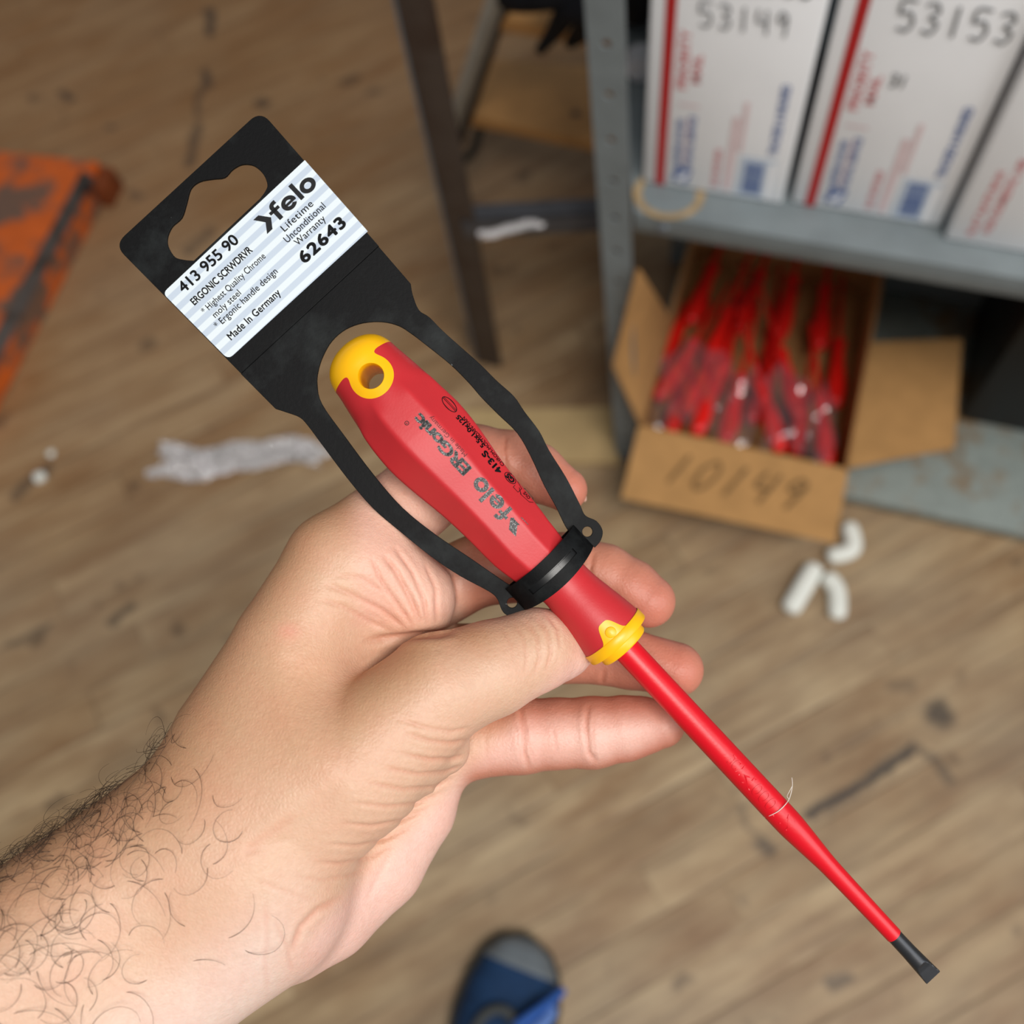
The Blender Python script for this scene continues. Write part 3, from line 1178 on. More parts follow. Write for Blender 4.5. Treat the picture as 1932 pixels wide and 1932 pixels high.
# orange platform
zt = .058
back_r, front_r, back_l = onz(186, 303, zt), onz(-130, 905, zt), onz(-60, 278, zt)
dL = back_l - back_r
dL /= np.linalg.norm(dL)
dF = front_r - back_r
oo = back_r.copy()
oo[2] = 0
plat = empty('steel_platform', oo, label='worn orange steel platform on the floor at the left edge', cat='platform')
wid = .34
P = [back_r, back_r + dL * wid, front_r + dL * wid, front_r]
bm = bmesh.new()
vt = [bm.verts.new(Vector(p - oo)) for p in P] + [bm.verts.new(Vector(p - oo - np.array([0, 0, zt - .001]))) for p in P]
for q4 in [(0, 1, 2, 3), (7, 6, 5, 4)] + [(i, i + 4, (i + 1) % 4 + 4, (i + 1) % 4) for i in range(4)]:
    bm.faces.new([vt[i] for i in q4])
bmesh.ops.recalc_face_normals(bm, faces=bm.faces)
bmesh.ops.bevel(bm, geom=list(bm.edges), offset=.003, segments=2, affect='EDGES')
deck = bm_obj('deck', bm, M['orange'], plat, 40)
# bare steel edge strip along the right side and a corner lug with its bolt
e = dF / np.linalg.norm(dF)
nn = np.array([-e[1], e[0], 0])
if nn[0] < 0:
    nn = -nn
p0 = back_r + e * .03 - nn * .012
p1 = front_r - nn * .012
v, f = tube([p0 - oo + np.array([0, 0, -.006]), p1 - oo + np.array([0, 0, -.006])], .015, 4)
mesh_obj('edge_strip', v, f, worn('bare_worn_steel', (92, 82, 76), (66, 54, 46), .5, .62, 30, .4, .4), plat, 30)
bm = bmesh.new()
mm = Matrix.Translation(Vector(back_r - oo + nn * .006 - np.array([0, 0, .03]))) @ Matrix.Rotation(math.atan2(e[1], e[0]), 4, 'Z')
add_box(bm, (.0, -.016, -.026), (.05, .016, .02), .003, mm)
bm_obj('corner_lug', bm, plain('rust_brown_paint', (120, 58, 26), .6, .3, var=.15, scale=60), plat, 40)
bm = bmesh.new()
pbolt = onz(165, 352, zt + .005) - oo
bmesh.ops.create_cone(bm, cap_ends=True, segments=6, radius1=.009, radius2=.008, depth=.008, matrix=Matrix.Translation(Vector(pbolt)))
bm_obj('bolt', bm, M['tip_steel'], plat, 30)

# ------------------------------------------------------------------ shoe at the bottom
toe = np.array([-.093, -.020, 0.0])
sh_m = Matrix.Translation(Vector(toe)) @ Matrix.Rotation(math.radians(-4), 4, 'Z')
shoe = empty('shoe', mat=sh_m, label='blue sneaker with grey toe standing on the floor at the bottom', cat='shoe')
# local frame: toe at y=0, heel at y=-.30
ys = np.array([0, .004, .012, .03, .06, .10, .15, .20, .25, .28, .295, .30])
wl = np.array([.002, .018, .030, .043, .052, .055, .048, .041, .037, .034, .024, .004])
hh = np.array([.020, .034, .043, .052, .060, .070, .088, .098, .098, .096, .094, .088])


def shoe_loft(z0, z1f, wscale, ycut0=0.0, ycut1=.30, top=True, nseg=28):
    V, Fc = [], []
    yy = np.linspace(ycut0, ycut1, 36)
    for y in yy:
        w = np.interp(y, ys, wl) * wscale
        h = z1f(y)
        for j in range(nseg):
            t = math.pi * j / (nseg - 1)
            cx, cz = math.cos(t), math.sin(t)
            V.append((w * np.sign(cx) * abs(cx) ** .7 + .006 * math.sin(y * 10), -y, z0 + (h - z0) * abs(cz) ** .8))
    for i in range(len(yy) - 1):
        for j in range(nseg - 1):
            Fc.append((i * nseg + j, i * nseg + j + 1, (i + 1) * nseg + j + 1, (i + 1) * nseg + j))
    Fc.append(tuple(range(nseg)))
    Fc.append(tuple((len(yy) - 1) * nseg + j for j in range(nseg))[::-1])
    return np.array(V), Fc


v, f = shoe_loft(.024, lambda y: np.interp(y, ys, hh), 1.0)
mesh_obj('upper', v, f, M['shoe_blue'], shoe, 180)
out = [(np.interp(y, ys, wl) * 1.07 + .006 * math.sin(y * 10), -y) for y in np.linspace(-.000, .30, 30)]
outl = [(-np.interp(y, ys, wl) * 1.07 + .006 * math.sin(y * 10), -y) for y in np.linspace(.30, -.000, 30)]
v, f = curve_fill([out + outl], extrude=.0125, bevel=.002)
v = v + np.array([0, 0, .0150])
mesh_obj('sole', v, f, M['shoe_dark'], shoe, 40)
v, f = shoe_loft(.020, lambda y: np.interp(y, ys, hh) + .003, 1.05, 0.0, .034)
mesh_obj('toe_cap', v, f, M['shoe_grey'], shoe, 60)
v, f = shoe_loft(.022, lambda y: np.interp(y, ys, hh) * .55, 1.06, .03, .24)
mesh_obj('side_overlay', v, f, M['shoe_grey'], shoe, 60)
# eyestay, tongue and laces
pts = [(.024 * math.cos(t) + .004, -.112 + .034 * math.sin(t), .071 + .002 * math.sin(t) - (.012 * (math.sin(t) > .3) * 0)) for t in np.linspace(0, math.pi, 14)]
pts = [(-.022, -.20, .097)] + pts[::-1] + [(.030, -.20, .097)]
v, f = tube(smooth_curve(np.array(pts), 3), .006, 8)
mesh_obj('eyestay', v, f, plain('dark_grey_suede', (66, 68, 68), .8, .2), shoe, 60)
v, f = shoe_loft(.05, lambda y: np.interp(y, ys, hh) + .006, .36, .115, .21)
mesh_obj('tongue', v, f, plain('navy_fabric', (18, 34, 56), .8, .2), shoe, 60)
for k in range(3):
    y = -.125 - .024 * k
    z = np.interp(-y, ys, hh) + .008
    v, f = tube(smooth_curve([(-.030, y - .01, z - .008), (0, y, z + .002), (.032, y + .006, z - .006)], 5), .0032, 6)
    mesh_obj('lace', v, f, M['lace_blue'], shoe, 60)
inv = sh_m.inverted()


def in_shoe(px, py, z):
    return tuple(inv @ Vector(onz(px, py, z)))


pts = smooth_curve([in_shoe(972, 1940, .085), in_shoe(1005, 1915, .082), in_shoe(1040, 1888, .070), in_shoe(1063, 1868, .060)], 6)
v, f = tube(pts, np.linspace(.0075, .0045, len(pts)), 8)
mesh_obj('lace', v, f, M['lace_blue'], shoe, 60)
pts = smooth_curve([in_shoe(1000, 1950, .088), in_shoe(1030, 1925, .080), in_shoe(1042, 1905, .070)], 6)
v, f = tube(pts, .0065, 8)
mesh_obj('lace', v, f, plain('pale_blue_cord', (96, 128, 190), .7, .3), shoe, 60)

# ================================================================== screwdriver held in the hand
HO = SNZ(430, 0, 0)                          # thing origin in the hand-held frame
sd = empty('screwdriver', mat=FG @ Matrix.Translation(Vector(HO)),
           label='long red screwdriver with yellow end cap, held up in the hand', cat='screwdriver')


def part(name, v, f, m, parent=sd, smooth=40, origin=HO):
    return mesh_obj(name, v, f, m, parent, smooth, origin)


S_R = np.array([(57, 70), (85, 75), (115, 79.5), (150, 84), (180, 87), (210, 89.5), (240, 90), (285, 86), (320, 81), (356, 75.5), (395, 72),
                (430, 70), (465, 68.5), (492, 66.5), (520, 63), (545, 59.5), (575, 54.5), (612, 51), (640, 53.5), (680, 60), (710, 63.5), (738, 66.2)])
S_C = np.array([(0, 0), (60, 0), (180, -5), (285, -5), (430, -6), (500, -8), (545, -6), (612, -2), (680, -2), (740, 0), (780, -1)])


def prof_r(s):
    s = np.asarray(s, float)
    base = np.interp(s, S_R[:, 0], S_R[:, 1])
    for d in (8, 16):
        base = .5 * base + .25 * (np.interp(s - d, S_R[:, 0], S_R[:, 1]) + np.interp(s + d, S_R[:, 0], S_R[:, 1]))
    t = np.clip(1 - s / 57, 0, 1)
    cap = np.clip(1 - t ** 2.2, 0, 1) ** (1 / 2.2)
    return base * cap


def prof_c(s):
    return np.interp(s, S_C[:, 0], S_C[:, 1])


def sstep(x, a, b):
    t = np.clip((np.asarray(x, float) - a) / (b - a), 0, 1)
    return t * t * (3 - 2 * t)


def facet(s):
    return sstep(s, 112, 160) * (1 - sstep(s, 535, 572))


def rad(s, th):
    dev = np.mod(th + math.pi / 8, math.pi / 4) - math.pi / 8
    oct_ = np.minimum(1 / np.cos(dev), 1.068)
    return prof_r(s) * (1 + facet(s) * (oct_ - 1))


def top_z(s, n):
    """height of the handle's front at (s, n)"""
    s, n = np.atleast_1d(np.asarray(s, float)), np.atleast_1d(np.asarray(n, float))
    th = np.linspace(.02, math.pi - .02, 240)
    out = np.zeros(len(s))
    for i in range(len(s)):
        r = rad(s[i], th)
        x = r * np.cos(th) + prof_c(s[i])
        out[i] = np.interp(n[i], x[::-1], (r * np.sin(th))[::-1])
    return out


ss = np.concatenate([57 * (1 - np.cos(np.linspace(0.02, math.pi / 2, 36))), np.arange(59, 738.5, 2.6), [738.6]])
NT_ = 168
th = np.linspace(0, 2 * math.pi, NT_, endpoint=False)
S2, T2 = np.meshgrid(ss, th, indexing='ij')
Rr = rad(S2, T2)
hs, hn, hz = S2.ravel(), (Rr * np.cos(T2) + prof_c(S2)).ravel(), (Rr * np.sin(T2)).ravel()
tris = []
for i in range(len(ss) - 1):
    for j in range(NT_):
        k = (j + 1) % NT_
        a, b, c, d = i * NT_ + j, i * NT_ + k, (i + 1) * NT_ + k, (i + 1) * NT_ + j
        tris += [(a, b, c), (a, c, d)]
tris += [(j, len(ss) * NT_, (j + 1) % NT_)[::-1] for j in range(NT_)]
hs, hn, hz = np.append(hs, 0.), np.append(hn, 0.), np.append(hz, 0.)
HV = np.stack([hs, hn, hz], 1)
HT = np.array(tris)
HS0, HN0, HR = 88.0, 0.0, 24.5


def smin_(a, b, k):
    h = np.clip(.5 + .5 * (b - a) / k, 0, 1)
    return b * (1 - h) + a * h - k * h * (1 - h)


def g_hole(v):
    return HR - np.hypot(v[:, 0] - HS0, v[:, 1] - HN0)


def g_cap(v):
    ring = np.hypot(v[:, 0] - HS0, v[:, 1] - HN0) - 41.5
    return smin_(v[:, 0] - 54.0, ring, 16)


def g_collar(v):
    n = np.where(np.abs(v[:, 2]) > 30, v[:, 1], 200.0)
    bump_ = 34 * np.exp(-(n / 20.0) ** 4)
    return (v[:, 0] - (737.0 - bump_))


def to_local(v):
    return SNZ(v[:, 0], v[:, 1], v[:, 2])


V1, T1 = split_mesh(HV, HT, g_hole(HV))
Vc, Tc = split_mesh(V1, T1, g_cap(V1))
Vr, Tr = split_mesh(V1, T1, -g_cap(V1))
Vk, Tk = split_mesh(Vr, Tr, -g_collar(Vr))
Vr, Tr = split_mesh(Vr, Tr, g_collar(Vr))
handle = part('handle', to_local(Vr), Tr, M['handle_red'], smooth=180)
# hole wall: rounded tube between front and back
nH = 64
tt = np.linspace(0, 2 * math.pi, nH, endpoint=False)
wv, wf_ = [], []
zt_ = top_z(HS0 + HR * np.cos(tt), HN0 + HR * np.sin(tt))
rows = [zt_ * q for q in (1, .98, .5, 0, -.5, -.98, -1)]
for zr, rr in zip(rows, (HR, HR - 1.0, HR - 1.5, HR - 1.5, HR - 1.5, HR - 1.0, HR)):
    for j in range(nH):
        wv.append((HS0 + rr * math.cos(tt[j]), HN0 + rr * math.sin(tt[j]), zr[j]))
for i in range(6):
    for j in range(nH):
        k = (j + 1) % nH
        wf_.append((i * nH + j, (i + 1) * nH + j, (i + 1) * nH + k, i * nH + k))
V, Fc = join([(Vc, [tuple(t) for t in Tc]), (np.array(wv), wf_)])
part('end_cap', to_local(V), Fc, M['yellow'], smooth=50)
# collar: tab area cut from the handle surface + two flanges
lift = Vk.copy()
lift[:, 1:] *= 1.012
prof = [(736.5, 66.9), (738, 68.0), (755.5, 68.0), (757.5, 66.5), (757.8, 52), (758, 51), (772, 51), (775, 48.5), (775.2, 20)]
nn_ = 72
fv, ff = [], []
for (s, r) in prof:
    for j in range(nn_):
        t = 2 * math.pi * j / nn_
        fv.append((s, r * math.cos(t), r * math.sin(t)))
for i in range(len(prof) - 1):
    for j in range(nn_):
        k = (j + 1) % nn_
        ff.append((i * nn_ + j, i * nn_ + k, (i + 1) * nn_ + k, (i + 1) * nn_ + j))
V, Fc = join([(lift, [tuple(t) for t in Tk]), (np.array(fv), ff)])
collar = part('collar', to_local(V), Fc, M['yellow'], smooth=40)
ang = np.linspace(0, 2 * math.pi, 32, endpoint=False)
pv = []
for r, dz in ((10.5, .2), (10.0, 1.6), (8.6, 2.2), (0.1, 2.3)):
    q = np.stack([726 + r * np.cos(ang), r * np.sin(ang)], 1)
    z = top_z(q[:, 0], q[:, 1]) * 1.012 + dz
    pv.append(np.c_[q, z])
pv = np.concatenate(pv)
pf = [(i * 32 + j, i * 32 + (j + 1) % 32, (i + 1) * 32 + (j + 1) % 32, (i + 1) * 32 + j) for i in range(3) for j in range(32)]
part('pip', to_local(pv), pf, M['yellow'], collar)


# shaft and blade
def shaft_r(s):
    return np.interp(s, [760, 1195, 1235, 1262, 1335, 1400, 1516], [26, 26.5, 26.3, 24.2, 18.2, 17.0, 15.8])


def shaft_surface(s0, s1, step, rf, zf=None, nseg=40, caps=True):
    sx = np.arange(s0, s1 + step * .5, step)
    V, Fc = [], []
    for s in sx:
        r = float(rf(s))
        for j in range(nseg):
            t = 2 * math.pi * j / nseg
            n_, z_ = r * math.cos(t), r * math.sin(t)
            if zf is not None:
                lim = float(zf(s))
                z_ = max(-lim, min(lim, z_))
            V.append((s, n_ - 1.0, z_))
    for i in range(len(sx) - 1):
        for j in range(nseg):
            k = (j + 1) % nseg
            Fc.append((i * nseg + j, i * nseg + k, (i + 1) * nseg + k, (i + 1) * nseg + j))
    if caps:
        Fc.append(tuple(range(nseg))[::-1])
        Fc.append(tuple((len(sx) - 1) * nseg + j for j in range(nseg)))
    return np.array(V), Fc


sm_shaft = lambda s: sum(shaft_r(s + d) for d in (-12, -6, 0, 6, 12)) / 5
v, f = shaft_surface(762, 1516, 6, sm_shaft)
shaft = part('shaft', to_local(v), f, M['shaft_red'], smooth=50)
v, f = shaft_surface(1510, 1626, 2.5, lambda s: np.interp(s, [1510, 1560, 1600, 1626], [14.6, 15.0, 16.6, 17.8]),
                     lambda s: np.interp(s, [1584, 1590, 1600, 1626], [16.5, 12.0, 8.5, 5.0]), 56)
part('blade_tip', to_local(v), f, M['tip_steel'], smooth=25)


def to_app(v):
    """apparent (s, n) + z -> hand-held frame, so that print lands where the picture shows it"""
    x, y = SN(v[:, 0], v[:, 1])
    return L(x, y, v[:, 2])


def app_to_true(s, n, z):
    x, y = SN(s, n)
    fac = (F_PX - z) / F_PX
    x, y = 966 + (x - 966) * fac, 966 + (y - 966) * fac
    dx, dy = x - 650, y - 655
    return dx * UX + dy * UY, dx * UY - dy * UX


def handle_print(v2, f, name, m, lift_=1.0, parent=handle):
    s, n = v2[:, 0], v2[:, 1]
    z = np.full(len(s), 60.)
    for _ in range(4):
        st, nt_ = app_to_true(s, n, z)
        z = top_z(st, nt_) + lift_
    return part(name, to_app(np.c_[s, n, z]), f, m, parent, None)


def flip(v2, f, s0, n0):
    """text runs towards the cap (-s) with its top towards -n"""
    return np.stack([s0 - v2[:, 0], n0 - v2[:, 1]], 1), f


def arrow_sn(s_tail, s_head, n_lo, n_hi, th_):
    nm = (n_lo + n_hi) / 2
    return np.array([(s_tail, n_lo), (s_tail - th_, n_lo), (s_head, nm), (s_tail - th_, n_hi), (s_tail, n_hi), (s_head + th_, nm)])


# big speckled print
v, f = wordmark(95, 35)
v, f = flip(v, f, 446, 23)
handle_print(v, f, 'printed_name', M['glitter'])
ch = np.array([(482, 25), (463, 25), (449, 9), (463, -8), (482, -8), (468, 9)])
handle_print(ch, [(0, 1, 2, 5), (5, 2, 3, 4)], 'printed_chevron', M['glitter'])
v, f = text_flat('ERGonic', 144, 23.5, .040, .92)
v, f = flip(v, f, 331, 20.5)
handle_print(v, f, 'printed_series', M['glitter'])
v, f = text_flat('Made in Germany', 100, 8.5, .0)
v, f = flip(v, f, 306, 32)
handle_print(v, f, 'small_print', plain('grey_print', (112, 44, 46), .6, .3, var=.05))
rr_ = [(r * math.cos(t), r * math.sin(t)) for r in (3.2, 4.3) for t in ang]
handle_print(np.array([(185 + a, -12 + b) for a, b in rr_]), [(j, (j + 1) % 32, 32 + (j + 1) % 32, 32 + j) for j in range(32)], 'registered_ring', M['ink'])
v, f = text_flat('R', 2.8, 3.6)
v, f = flip(v, f, 186.4, -10.4)
handle_print(v, f, 'registered_letter', M['ink'])
# black print on the next facet
blk = []
for s_, w_, h_, s0, n0, bo_ in (('413-S', 51, 12, 374, 62.5, .045), ('5,5x1,0x125', 77, 9, 317, 67.5, .04), ('CHROM-MOLYBDÄN-VAN', 118, 6.0, 368, 72.5, .015)):
    v, f = text_flat(s_, w_, h_, bo_)
    v, f = flip(v, f, s0, n0)
    lean = np.interp(v[:, 0], [200, 250, 317, 374, 440], [3.0, 4.0, 0.5, -3.5, -9])
    v = np.stack([v[:, 0], v[:, 1] + lean], 1)
    blk.append((np.c_[v, np.zeros(len(v))], f))


def ring_poly(loop, wd):
    lp = np.array(loop, float)
    c = lp.mean(0)
    d = lp - c
    inner = c + d * (1 - wd / np.linalg.norm(d, axis=1)[:, None])
    k = len(lp)
    return np.c_[np.concatenate([lp, inner]), np.zeros(2 * k)], [(i, (i + 1) % k, k + (i + 1) % k, k + i) for i in range(k)]


el = [(214 + 19 * math.cos(t), 71 + 8.5 * math.sin(t)) for t in np.linspace(0, 2 * math.pi, 32, endpoint=False)]
blk.append(ring_poly(el, 1.7))
blk.append((np.array([(197, 70.2, 0), (231, 70.2, 0), (231, 71.2, 0), (197, 71.2, 0)]), [(0, 1, 2, 3)]))
blk.append((np.array([(197, 72.6, 0), (231, 72.6, 0), (231, 73.4, 0), (197, 73.4, 0)]), [(0, 1, 2, 3)]))
gs = [(394 + 14 * math.cos(t), 60 + 7.5 * math.sin(t)) for t in np.linspace(0, 2 * math.pi, 28, endpoint=False)]
blk.append(ring_poly(gs, 1.4))
v, f = text_flat('GS', 20, 9.5, .06)
v, f = flip(v, f, 404, 64.5)
blk.append((np.c_[v, np.zeros(len(v))], f))
blk.append(ring_poly([(410, 52), (424, 52), (424, 62), (408, 66)], 1.2))
blk.append(ring_poly([(418, 60), (430, 53), (452, 55), (458, 60), (450, 66), (428, 67)], 1.5))
v, f = text_flat('OVE', 16, 5.5, .02)
v, f = flip(v, f, 447, 63)
blk.append((np.c_[v, np.zeros(len(v))], f))
v, f = join(blk)
handle_print(v[:, :2], f, 'technical_print', M['ink'])
# raised marks on the shaft
emb = []
for s_, w_, h_, s0, n0 in (('1000V', 88, 25, 1190, 12), ('N', 20, 24, 1226, 10), ('VDE', 34, 20, 1090, 12)):
    v, f = text_flat(s_, w_, h_, .0)
    v, f = flip(v, f, s0, n0)
    emb.append((v, f))
tri = np.array([(1120, 14), (1094, 0), (1120, -14), (1117, 10), (1101, 0), (1117, -10)], float)
emb.append((tri, [(0, 1, 4, 3), (1, 2, 5, 4), (2, 0, 3, 5)]))
vv, ff = join([(np.c_[v, np.zeros(len(v))], f) for v, f in emb])
rs = sm_shaft(vv[:, 0])
vv[:, 2] = np.sqrt(np.clip(rs ** 2 - (vv[:, 1] + 1) ** 2, 1, None))
bm = bmesh.new()
bvs = [bm.verts.new(p) for p in vv]
for q in ff:
    try:
        bm.faces.new([bvs[i] for i in q])
    except ValueError:
        pass
bm.faces.ensure_lookup_table()
ext = bmesh.ops.extrude_face_region(bm, geom=list(bm.faces))
for q in ext['geom']:
    if isinstance(q, bmesh.types.BMVert):
        q.co.z += .9
bm.verts.index_update()
ev = np.array([tuple(q.co) for q in bm.verts])
efs = [tuple(q.index for q in p.verts) for p in bm.faces]
bm.free()
part('raised_marking', to_local(ev), efs, M['shaft_red'], shaft, 30)

# a stray fibre lying across the shaft
pts = []
for px, py, z in ((1443, 1542, 6), (1452, 1539, 20), (1466, 1532, 28), (1478, 1522, 27), (1488, 1509, 16), (1493, 1494, 12), (1495, 1480, 14), (1494, 1467, 18)):
    pts.append(L(px, py, z))
fib = smooth_curve(np.array(pts), 6)
v1, f1 = tube(fib, .00011, 6)
v2, f2 = tube(smooth_curve(np.array([L(1489, 1508, 15), L(1485, 1502, 17), L(1490, 1492, 18), L(1494, 1484, 16)]), 5), .00008, 6)
v, f = join([(v1, f1), (v2, f2)])
fo_ = v.mean(0)
o = mesh_obj('fibre', v, f, M['lint'], None, 60, fo_)
o.matrix_world = FG @ Matrix.Translation(Vector(fo_))
tag(o, 'thin white fibre lying across the red screwdriver shaft', 'fibre')

# ================================================================== black hang tag
TO = SNZ(-96, 0, 0)
tagm = empty('hang_tag', mat=FG @ Matrix.Translation(Vector(TO)),
             label='black plastic hang tag with white label, clipped round the screwdriver handle', cat='hang tag')


def pix(loop):
    return [((x - 966) * K, -(y - 966) * K) for x, y in loop]


def rounded(loop, radii, seg=6):
    out = []
    n = len(loop)
    for i in range(n):
        p = np.array(loop[i], float)
        a, b = np.array(loop[i - 1], float), np.array(loop[(i + 1) % n], float)
        r = radii[i] if isinstance(radii, (list, tuple)) else radii
        if r <= 0:
            out.append(tuple(p))
            continue
        da, db = (a - p) / np.linalg.norm(a - p), (b - p) / np.linalg.norm(b - p)
        p1, p2 = p + da * r, p + db * r
        for t in np.linspace(0, 1, seg):
            q = (1 - t) ** 2 * p1 + 2 * t * (1 - t) * p + t * t * p2
            out.append(tuple(q))
    return out


card = rounded([(455.5, 704), (218, 463), (492, 211), (713.5, 464.5)], [0, 26, 26, 0], 8)
hook = smooth_curve([(367, 493.5), (349, 492), (330, 486), (317, 466), (316, 448), (325, 428), (343, 411), (352, 384), (360, 357), (377, 343), (402, 338),
                     (424, 335), (439, 320), (458, 310.5), (480, 313), (498, 329), (506, 349), (502, 362), (492, 376)], 4)
hook = [tuple(p) for p in hook]
TH = 7.0
v, f = curve_fill([pix(card), pix(hook)], extrude=TH / 2 * K - .9 * K, bevel=.9 * K)
part('hang_card', v, f, M['black_plastic'], tagm, 40, TO)
outer_l = [(456.5, 706), (521, 771), (541, 777.5), (566, 787), (582, 803), (614, 846), (661, 908), (705, 958.7), (755.6, 1002), (813.6, 1049), (868, 1085.5), (922, 1114.5),
           (938.6, 1129), (947.7, 1150.7), (958.5, 1160), (980, 1160), (993, 1153)]
inner = [(975, 1110), (960, 1103.6), (922, 1078), (886, 1053), (821, 1009), (759, 958.7), (705, 897), (650.6, 824.6), (607, 763), (598, 727), (600, 700), (609, 672), (626, 643), (652, 621), (685, 609),
         (722, 607), (753, 614.6), (777.6, 630), (800, 647), (850, 687), (886, 723), (908, 748.5), (940, 781), (976.6, 817), (1002, 861), (1027, 915), (1049, 955), (1067, 992), (1080, 1010)]
outer_r = [(1122, 1032), (1132, 1020), (1136, 1002), (1125, 984), (1103.5, 973), (1092.6, 951), (1067, 901), (1035, 850), (1016.5, 814), (989, 777.5), (969, 748.5), (937, 719.6),
           (904, 687), (839, 629), (810, 600), (790, 586), (778, 557), (774, 536), (714.5, 467)]
ol = [outer_l[0]] + [tuple(p) for p in smooth_curve(outer_l[1:], 4)]
il = [tuple(p) for p in smooth_curve(inner, 4)]
orr = [tuple(p) for p in smooth_curve(outer_r[:-1], 4)] + [outer_r[-1]]
frame = ol + il + orr
holes = [[(cx + 10.5 * math.cos(t), cy + 10.5 * math.sin(t)) for t in np.linspace(0, 2 * math.pi, 24, endpoint=False)] for cx, cy in ((966, 1137), (1108, 1003))]
v, f = curve_fill([pix(frame)] + [pix(h) for h in holes], extrude=TH / 2 * K - .9 * K, bevel=.9 * K)
part('strap_frame', v, f, M['black_plastic'], tagm, 40, TO)
# hinge web between card and strap frame
a_, b_ = SNZ(-100, -176, -TH * .25), SNZ(-100, 176.5, -TH * .25)
c_, d_ = SNZ(-92, 176.5, -TH * .25), SNZ(-92, -176, -TH * .25)
nz = np.array([0, 0, 1.4 * K])
V = [a_ + nz, b_ + nz, c_ + nz, d_ + nz, a_ - nz, b_ - nz, c_ - nz, d_ - nz]
part('hinge', np.array(V), [(3, 2, 1, 0), (4, 5, 6, 7)] + [(i, (i + 1) % 4, (i + 1) % 4 + 4, i + 4) for i in range(4)], M['black_gloss'], tagm, 30, TO)

# white label
lab_loop = rounded([(308.5, 554), (576, 303.5), (694.5, 437.5), (432, 679)], [11, 0, 0, 13], 6)
v, f = curve_fill([pix(lab_loop)], extrude=.35 * K)
v = v + np.array([0, 0, (TH / 2 + .4) * K])
lab = part('label', v, f, M['label'], tagm, 30, TO)
tx = []
ZL = TH / 2 + 1.05
for s_, s0, n0, n1, h_, bo_, sp_ in (
        ('413 955 90', -278.5, -152, -8, 22, .022, 1.0), ('ERGONIC SCRWDRVR', -248.5, -152.5, -2, 14.5, .026, 1.0),
        ('* Highest Quality Chrome', -223.5, -150, 8, 12.5, .008, 1.05), ('moly steel', -204.5, -140, -73, 12.5, .008, 1.05),
        ('* Ergonic handle design', -187.0, -151, 5, 13, .008, 1.05), ('Made In Germany', -153.5, -147, -18, 14.5, .02, 1.05),
        ('Lifetime', -234.0, 66, 141, 13.5, .006, 1.1), ('Unconditional', -215, 55.5, 155, 13.5, .006, 1.05),
        ('Warranty', -197.5, 66, 139, 13.5, .006, 1.05), ('62643', -163.5, 52, 162, 24, .04, 1.15)):
    v, f = text_flat(s_, n1 - n0, h_, bo_, sp_)
    tx.append((SNZ(s0 - v[:, 1], n0 + v[:, 0], ZL), f))
v, f = wordmark(106, 36)
tx.append((SNZ(-256.5 - v[:, 1], 68 + v[:, 0], ZL), f))
chv = np.array([(-291, 38), (-291, 51), (-272, 66), (-254, 53), (-254, 39), (-272, 52)], float)
tx.append((SNZ(chv[:, 0], chv[:, 1], ZL), [(0, 5, 2, 1), (5, 4, 3, 2)]))
v, f = join(tx)
part('label_print', v, f, M['ink'], lab, None, TO)


# clamp band: an arch over the front of the handle and one behind it
def band(s0f, s1f, n0, n1, zsc, w0, sgn=1.0, nseg=44, thick=6.0, base=0.0):
    """curved strip; s0f/s1f give its two edges as functions of n; w0 = half span of the arch"""
    V, Fc = [], []
    nsx = np.linspace(n0, n1, nseg)
    for n_ in nsx:
        zc = zsc * math.sqrt(max(0.0, 1 - (n_ / w0) ** 2)) ** .9 + base
        for s_, dz in ((s0f(n_), 0), (s1f(n_), 0), (s1f(n_), -thick), (s0f(n_), -thick)):
            V.append((s_, n_ - 1.5, sgn * (zc + dz)))
    for i in range(nseg - 1):
        for j in range(4):
            k = (j + 1) % 4
            Fc.append((i * 4 + j, i * 4 + k, (i + 1) * 4 + k, (i + 1) * 4 + j))
    Fc.append((0, 1, 2, 3)[::-1])
    Fc.append(tuple((nseg - 1) * 4 + j for j in range(4)))
    return np.array(V), Fc


W0 = 88.0
up_e = lambda n_: 545.5 - 5.5 * (n_ / 88) ** 2
lo_e = lambda n_: 606.0 - 12 * (n_ / 88) ** 2
sl0, sl1 = (lambda n_: 569.0 - 4 * (n_ / 88) ** 2), (lambda n_: 581.5 - 4 * (n_ / 88) ** 2)
parts_ = [band(up_e, sl0, -W0, W0, 64, W0 + .5), band(sl1, lo_e, -W0, W0, 64, W0 + .5), band(sl0, sl1, -W0, -56, 64, W0 + .5), band(sl0, sl1, 56, W0, 64, W0 + .5),
          band(up_e, lo_e, -W0, W0, 60, W0 + .5, -1.0)]
v, f = join(parts_)
clamp = part('clamp_band', to_local(v), f, M['black_plastic'], tagm, 35, TO)
inn0, inn1 = (lambda n_: 571.0 - 4 * (n_ / 88) ** 2), (lambda n_: 579.5 - 4 * (n_ / 88) ** 2)
v, f = join([band(sl0, sl1, -58, 58, 59.5, W0, thick=3), band(inn0, inn1, -14, 50, 62.5, W0, thick=5), band(inn0, inn1, 16, 40, 64.0, W0, thick=6)])
part('locking_tongue', to_local(v), f, M['black_gloss'], clamp, 35, TO)

# ================================================================== the hand and forearm (one continuous surface)


def TP(px, py, z, r):
    fac = (F_PX - z) / F_PX
    return np.array([(px - 966) * fac, -(py - 966) * fac, z]), r * fac


